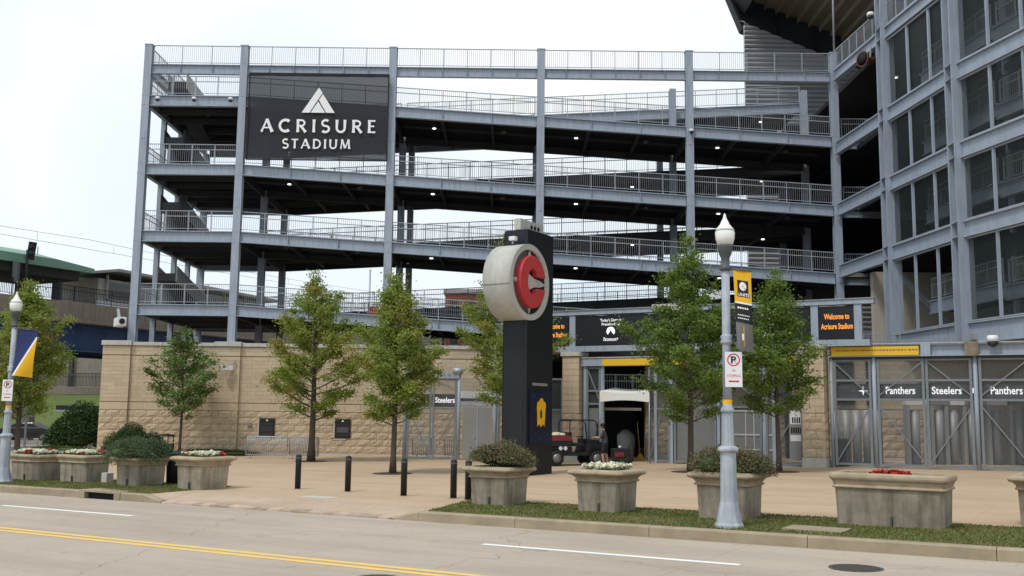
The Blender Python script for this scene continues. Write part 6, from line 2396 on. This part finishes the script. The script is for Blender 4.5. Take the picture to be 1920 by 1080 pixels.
MB().box(-1.475, -1.462, -0.7, 0.7, 1.06, 1.27).build("red_tail", "cart_red", uc)
b = MB()
rd = random.Random(4)
for k in range(5):
    x, y = -1.2 + 0.22 * k, rd.uniform(-0.3, 0.2)
    b.lathe([(0.02, -0.12), (0.2, -0.1), (0.24, 0.02), (0.16, 0.1), (0.02, 0.12)], 10, c=(x, y, 1.24 + rd.uniform(0, 0.06)))
b.build("load", "cream", uc)
MB().box(-0.1, 0.42, -0.6, 0.6, 0.82, 0.95).build("seat", "cart_black", uc, bevel=0.03)
MB().bar((-0.12, 0, 0.95), (-0.2, 0, 1.4), 1.1, 0.1, (1, 0, 0)).build("seat_back", "cart_black", uc)
MB().prism([(0.62, 0.86), (1.38, 0.8), (1.4, 0.95), (1.05, 1.08), (0.62, 1.14)], -0.6, 0.6, 'xz').build("hood", "cart_black", uc, bevel=0.03)
for s_ in (-0.6, 0.6):
    MB().tube([(-0.22, s_, 0.8), (-0.25, s_, 1.8), (-0.16, s_, 1.93), (0.85, s_, 1.93), (1.0, s_, 1.83), (1.1, s_, 1.0)], 0.028, 8).build("roll_bar", "cart_black", uc)
MB().tube([(-0.2, -0.6, 1.9), (-0.2, 0.6, 1.9)], 0.026, 8).build("cross_bar", "cart_black", uc)
MB().tube([(0.62, -0.25, 1.0), (0.42, -0.25, 1.2)], 0.02, 6).build("steering_column", "cart_black", uc)
MB().lathe([(0.15, 0.0), (0.17, 0.02), (0.15, 0.04)], 16, c=(0.4, -0.25, 1.2)).build("steering_wheel", "tyre", uc)
for px, r_ in ((-0.88, 0.33), (0.98, 0.31)):
    for s_ in (-1, 1):
        w = MB().lathe([(0.18, -0.14), (r_ - 0.04, -0.14), (r_, -0.09), (r_, 0.09), (r_ - 0.04, 0.14), (0.18, 0.14)], 18, axis='y', c=(px, s_ * 0.62, r_)).build("wheel", "tyre", uc)
        MB().lathe([(0.04, -0.15), (0.19, -0.13), (0.19, 0.13), (0.04, 0.15)], 14, axis='y', c=(px, s_ * 0.63, r_)).build("rim", "wheel_rim", w)
    MB().prism([(px - 0.42, 0.62), (px - 0.3, 0.72), (px + 0.3, 0.72), (px + 0.42, 0.62), (px + 0.42, 0.66), (px + 0.3, 0.77), (px - 0.3, 0.77), (px - 0.42, 0.66)], -0.74, -0.5, 'xz').build("fender", "cart_black", uc)
for px in (-0.72, -0.5):
    MB().lathe([(0.085, -0.75), (0.085, -0.735), (0.04, -0.73)], 14, axis='y', c=(px, 0.0, 0.74)).build("round_light", "sign_white", uc)
o = thing("hand_truck", "black and red wheeled machine behind the standing attendant", "machine", on(4.75, 43.9), R_(10))
MB().box(-0.35, 0.4, -0.25, 0.25, 0.3, 0.7).build("engine", "cart_black", o, bevel=0.04)
MB().box(-0.3, 0.1, -0.27, -0.252, 0.36, 0.55).build("red_cover", "cart_red", o)
MB().tube([(0.35, -0.2, 0.5), (0.5, -0.2, 0.85), (0.5, 0.2, 0.85), (0.35, 0.2, 0.5)], 0.02, 6).build("handle", "cart_black", o)
for px in (-0.25, 0.3):
    MB().lathe([(0.04, -0.28), (0.17, -0.28), (0.17, -0.18), (0.04, -0.18)], 14, axis='y', c=(px, 0, 0.17)).build("wheel", "tyre", o)
MB().lathe([(0.06, 0.71), (0.07, 0.78), (0.02, 0.82)], 10).build("filler_cap", "sign_white", o)


def person(label, x, y, rz):
    o = thing("person", label, "person", on(x, y), rz)
    J = {  # joint: position, radius (x forward, y left)
        'pel': ((0.0, 0, 0.95), (0.135, 0.165)), 'waist': ((0.01, 0, 1.1), (0.125, 0.155)), 'chest': ((0.05, 0, 1.32), (0.13, 0.185)),
        'neck0': ((0.06, 0, 1.475), (0.07, 0.09)), 'neck': ((0.085, 0, 1.53), (0.055, 0.06)), 'head': ((0.11, 0, 1.62), (0.085, 0.075)), 'headt': ((0.115, 0, 1.70), (0.085, 0.075)), 'crown': ((0.105, 0, 1.755), (0.05, 0.05))}
    E_ = [('pel', 'waist'), ('waist', 'chest'), ('chest', 'neck0'), ('neck0', 'neck'), ('neck', 'head'), ('head', 'headt'), ('headt', 'crown')]
    for s_, nm in ((1, 'l'), (-1, 'r')):
        fwd = 0.06 * s_
        J['hip' + nm] = ((fwd * 0.3, 0.095 * s_, 0.88), (0.105, 0.1))
        J['thi' + nm] = ((0.02 + fwd * 0.7, 0.105 * s_, 0.68), (0.088, 0.085))
        J['kne' + nm] = ((0.035 + fwd, 0.11 * s_, 0.5), (0.06, 0.058))
        J['cal' + nm] = ((0.0 + fwd, 0.112 * s_, 0.34), (0.058, 0.052))
        J['ank' + nm] = ((-0.02 + fwd * 1.1, 0.112 * s_, 0.1), (0.04, 0.038))
        J['hel' + nm] = ((-0.01 + fwd * 1.1, 0.112 * s_, 0.05), (0.048, 0.045))
        J['toe' + nm] = ((0.17 + fwd * 1.1, 0.125 * s_, 0.035), (0.032, 0.045))
        J['sho' + nm] = ((0.05, 0.185 * s_, 1.405), (0.066, 0.062))
        J['elb' + nm] = ((0.15, 0.245 * s_, 1.17), (0.044, 0.042))
        J['wri' + nm] = ((0.37, 0.19 * s_, 1.2), (0.03, 0.027))
        J['pal' + nm] = ((0.44, 0.18 * s_, 1.205), (0.036, 0.02))
        J['knu' + nm] = ((0.475, 0.178 * s_, 1.2), (0.034, 0.016))
        E_ += [('pel', 'hip' + nm), ('hip' + nm, 'thi' + nm), ('thi' + nm, 'kne' + nm), ('kne' + nm, 'cal' + nm), ('cal' + nm, 'ank' + nm), ('ank' + nm, 'hel' + nm), ('hel' + nm, 'toe' + nm),
               ('chest', 'sho' + nm), ('sho' + nm, 'elb' + nm), ('elb' + nm, 'wri' + nm), ('wri' + nm, 'pal' + nm), ('pal' + nm, 'knu' + nm)]
        for q in range(4):
            yy = (0.178 + (q - 1.5) * 0.021) * s_
            ln = (0.05, 0.06, 0.057, 0.045)[q]
            J['f%d%s' % (q, nm)] = ((0.475 + ln * 0.7, yy, 1.19), (0.009, 0.009))
            J['g%d%s' % (q, nm)] = ((0.475 + ln * 1.1, yy, 1.155), (0.008, 0.008))
            E_ += [('knu' + nm, 'f%d%s' % (q, nm)), ('f%d%s' % (q, nm), 'g%d%s' % (q, nm))]
        J['t0' + nm] = ((0.44, 0.14 * s_, 1.195), (0.011, 0.011))
        J['t1' + nm] = ((0.475, 0.125 * s_, 1.18), (0.009, 0.009))
        E_ += [('pal' + nm, 't0' + nm), ('t0' + nm, 't1' + nm)]
    keys = list(J)
    me = bpy.data.meshes.new("body")
    me.from_pydata([J[k][0] for k in keys], [(keys.index(a), keys.index(b_)) for a, b_ in E_], [])
    ob = bpy.data.objects.new("body_tmp", me)
    COL.objects.link(ob)
    ob.modifiers.new("skin", 'SKIN')
    if not me.skin_vertices:
        bm_ = bmesh.new()
        bm_.from_mesh(me)
        bm_.verts.layers.skin.verify()
        bm_.to_mesh(me)
        bm_.free()
    for i, k in enumerate(keys):
        me.skin_vertices[0].data[i].radius = J[k][1]
        me.skin_vertices[0].data[i].use_root = (k == 'pel')
    ss = ob.modifiers.new("sub", 'SUBSURF')
    ss.levels = ss.render_levels = 2
    dg = bpy.context.evaluated_depsgraph_get()
    body = bpy.data.meshes.new_from_object(ob.evaluated_get(dg))
    bpy.data.objects.remove(ob)
    body.name = "body"
    body.materials.clear()
    for m_ in ("skin", "shirt", "shorts", "shoe"):
        body.materials.append(MATS[m_])
    for p_ in body.polygons:
        c = p_.center
        p_.use_smooth = True
        if c.z < 0.095:
            p_.material_index = 3
        elif c.z < 0.53:
            p_.material_index = 0
        elif c.z < 0.97 and c.x < 0.3:
            p_.material_index = 2
        elif c.z < 1.5 and c.x < 0.2:
            p_.material_index = 1
    link("body", body, o)
    cap = MB()
    cap.lathe([(0.098, 1.685), (0.1, 1.72), (0.085, 1.765), (0.045, 1.79), (0.0, 1.795)], 18, c=(0.108, 0, 0))
    cap.prism([(0.18, -0.07), (0.255, -0.055), (0.275, 0.0), (0.255, 0.055), (0.18, 0.07)], 1.685, 1.7, 'xy')
    cap.build("cap", "shorts", o)
    MB().lathe([(0.07, 1.585), (0.088, 1.62), (0.096, 1.684)], 14, c=(0.088, 0, 0)).build("hair", "hair", o)
    f = MB()
    f.lathe([(0.0, -0.005), (0.014, 0.0), (0.016, 0.03), (0.004, 0.05)], 8, c=(0.196, 0, 1.61))
    f.build("nose", "skin", o)
    for s_ in (-1, 1):
        MB().lathe([(0.0, -0.01), (0.011, 0.0), (0.0, 0.01)], 8, c=(0.186, 0.032 * s_, 1.66)).build("eye", "hair", o)
        MB().lathe([(0.0, -0.03), (0.02, -0.015), (0.024, 0.01), (0.0, 0.03)], 8, c=(0.1, 0.083 * s_, 1.635)).build("ear", "skin", o)
    MB().box(0.186, 0.192, -0.025, 0.025, 1.573, 1.581).build("mouth", "red_print", o)
    return o


person("person in dark shirt, shorts and cap leaning on the utility cart", 4.0, 42.75, R_(165))
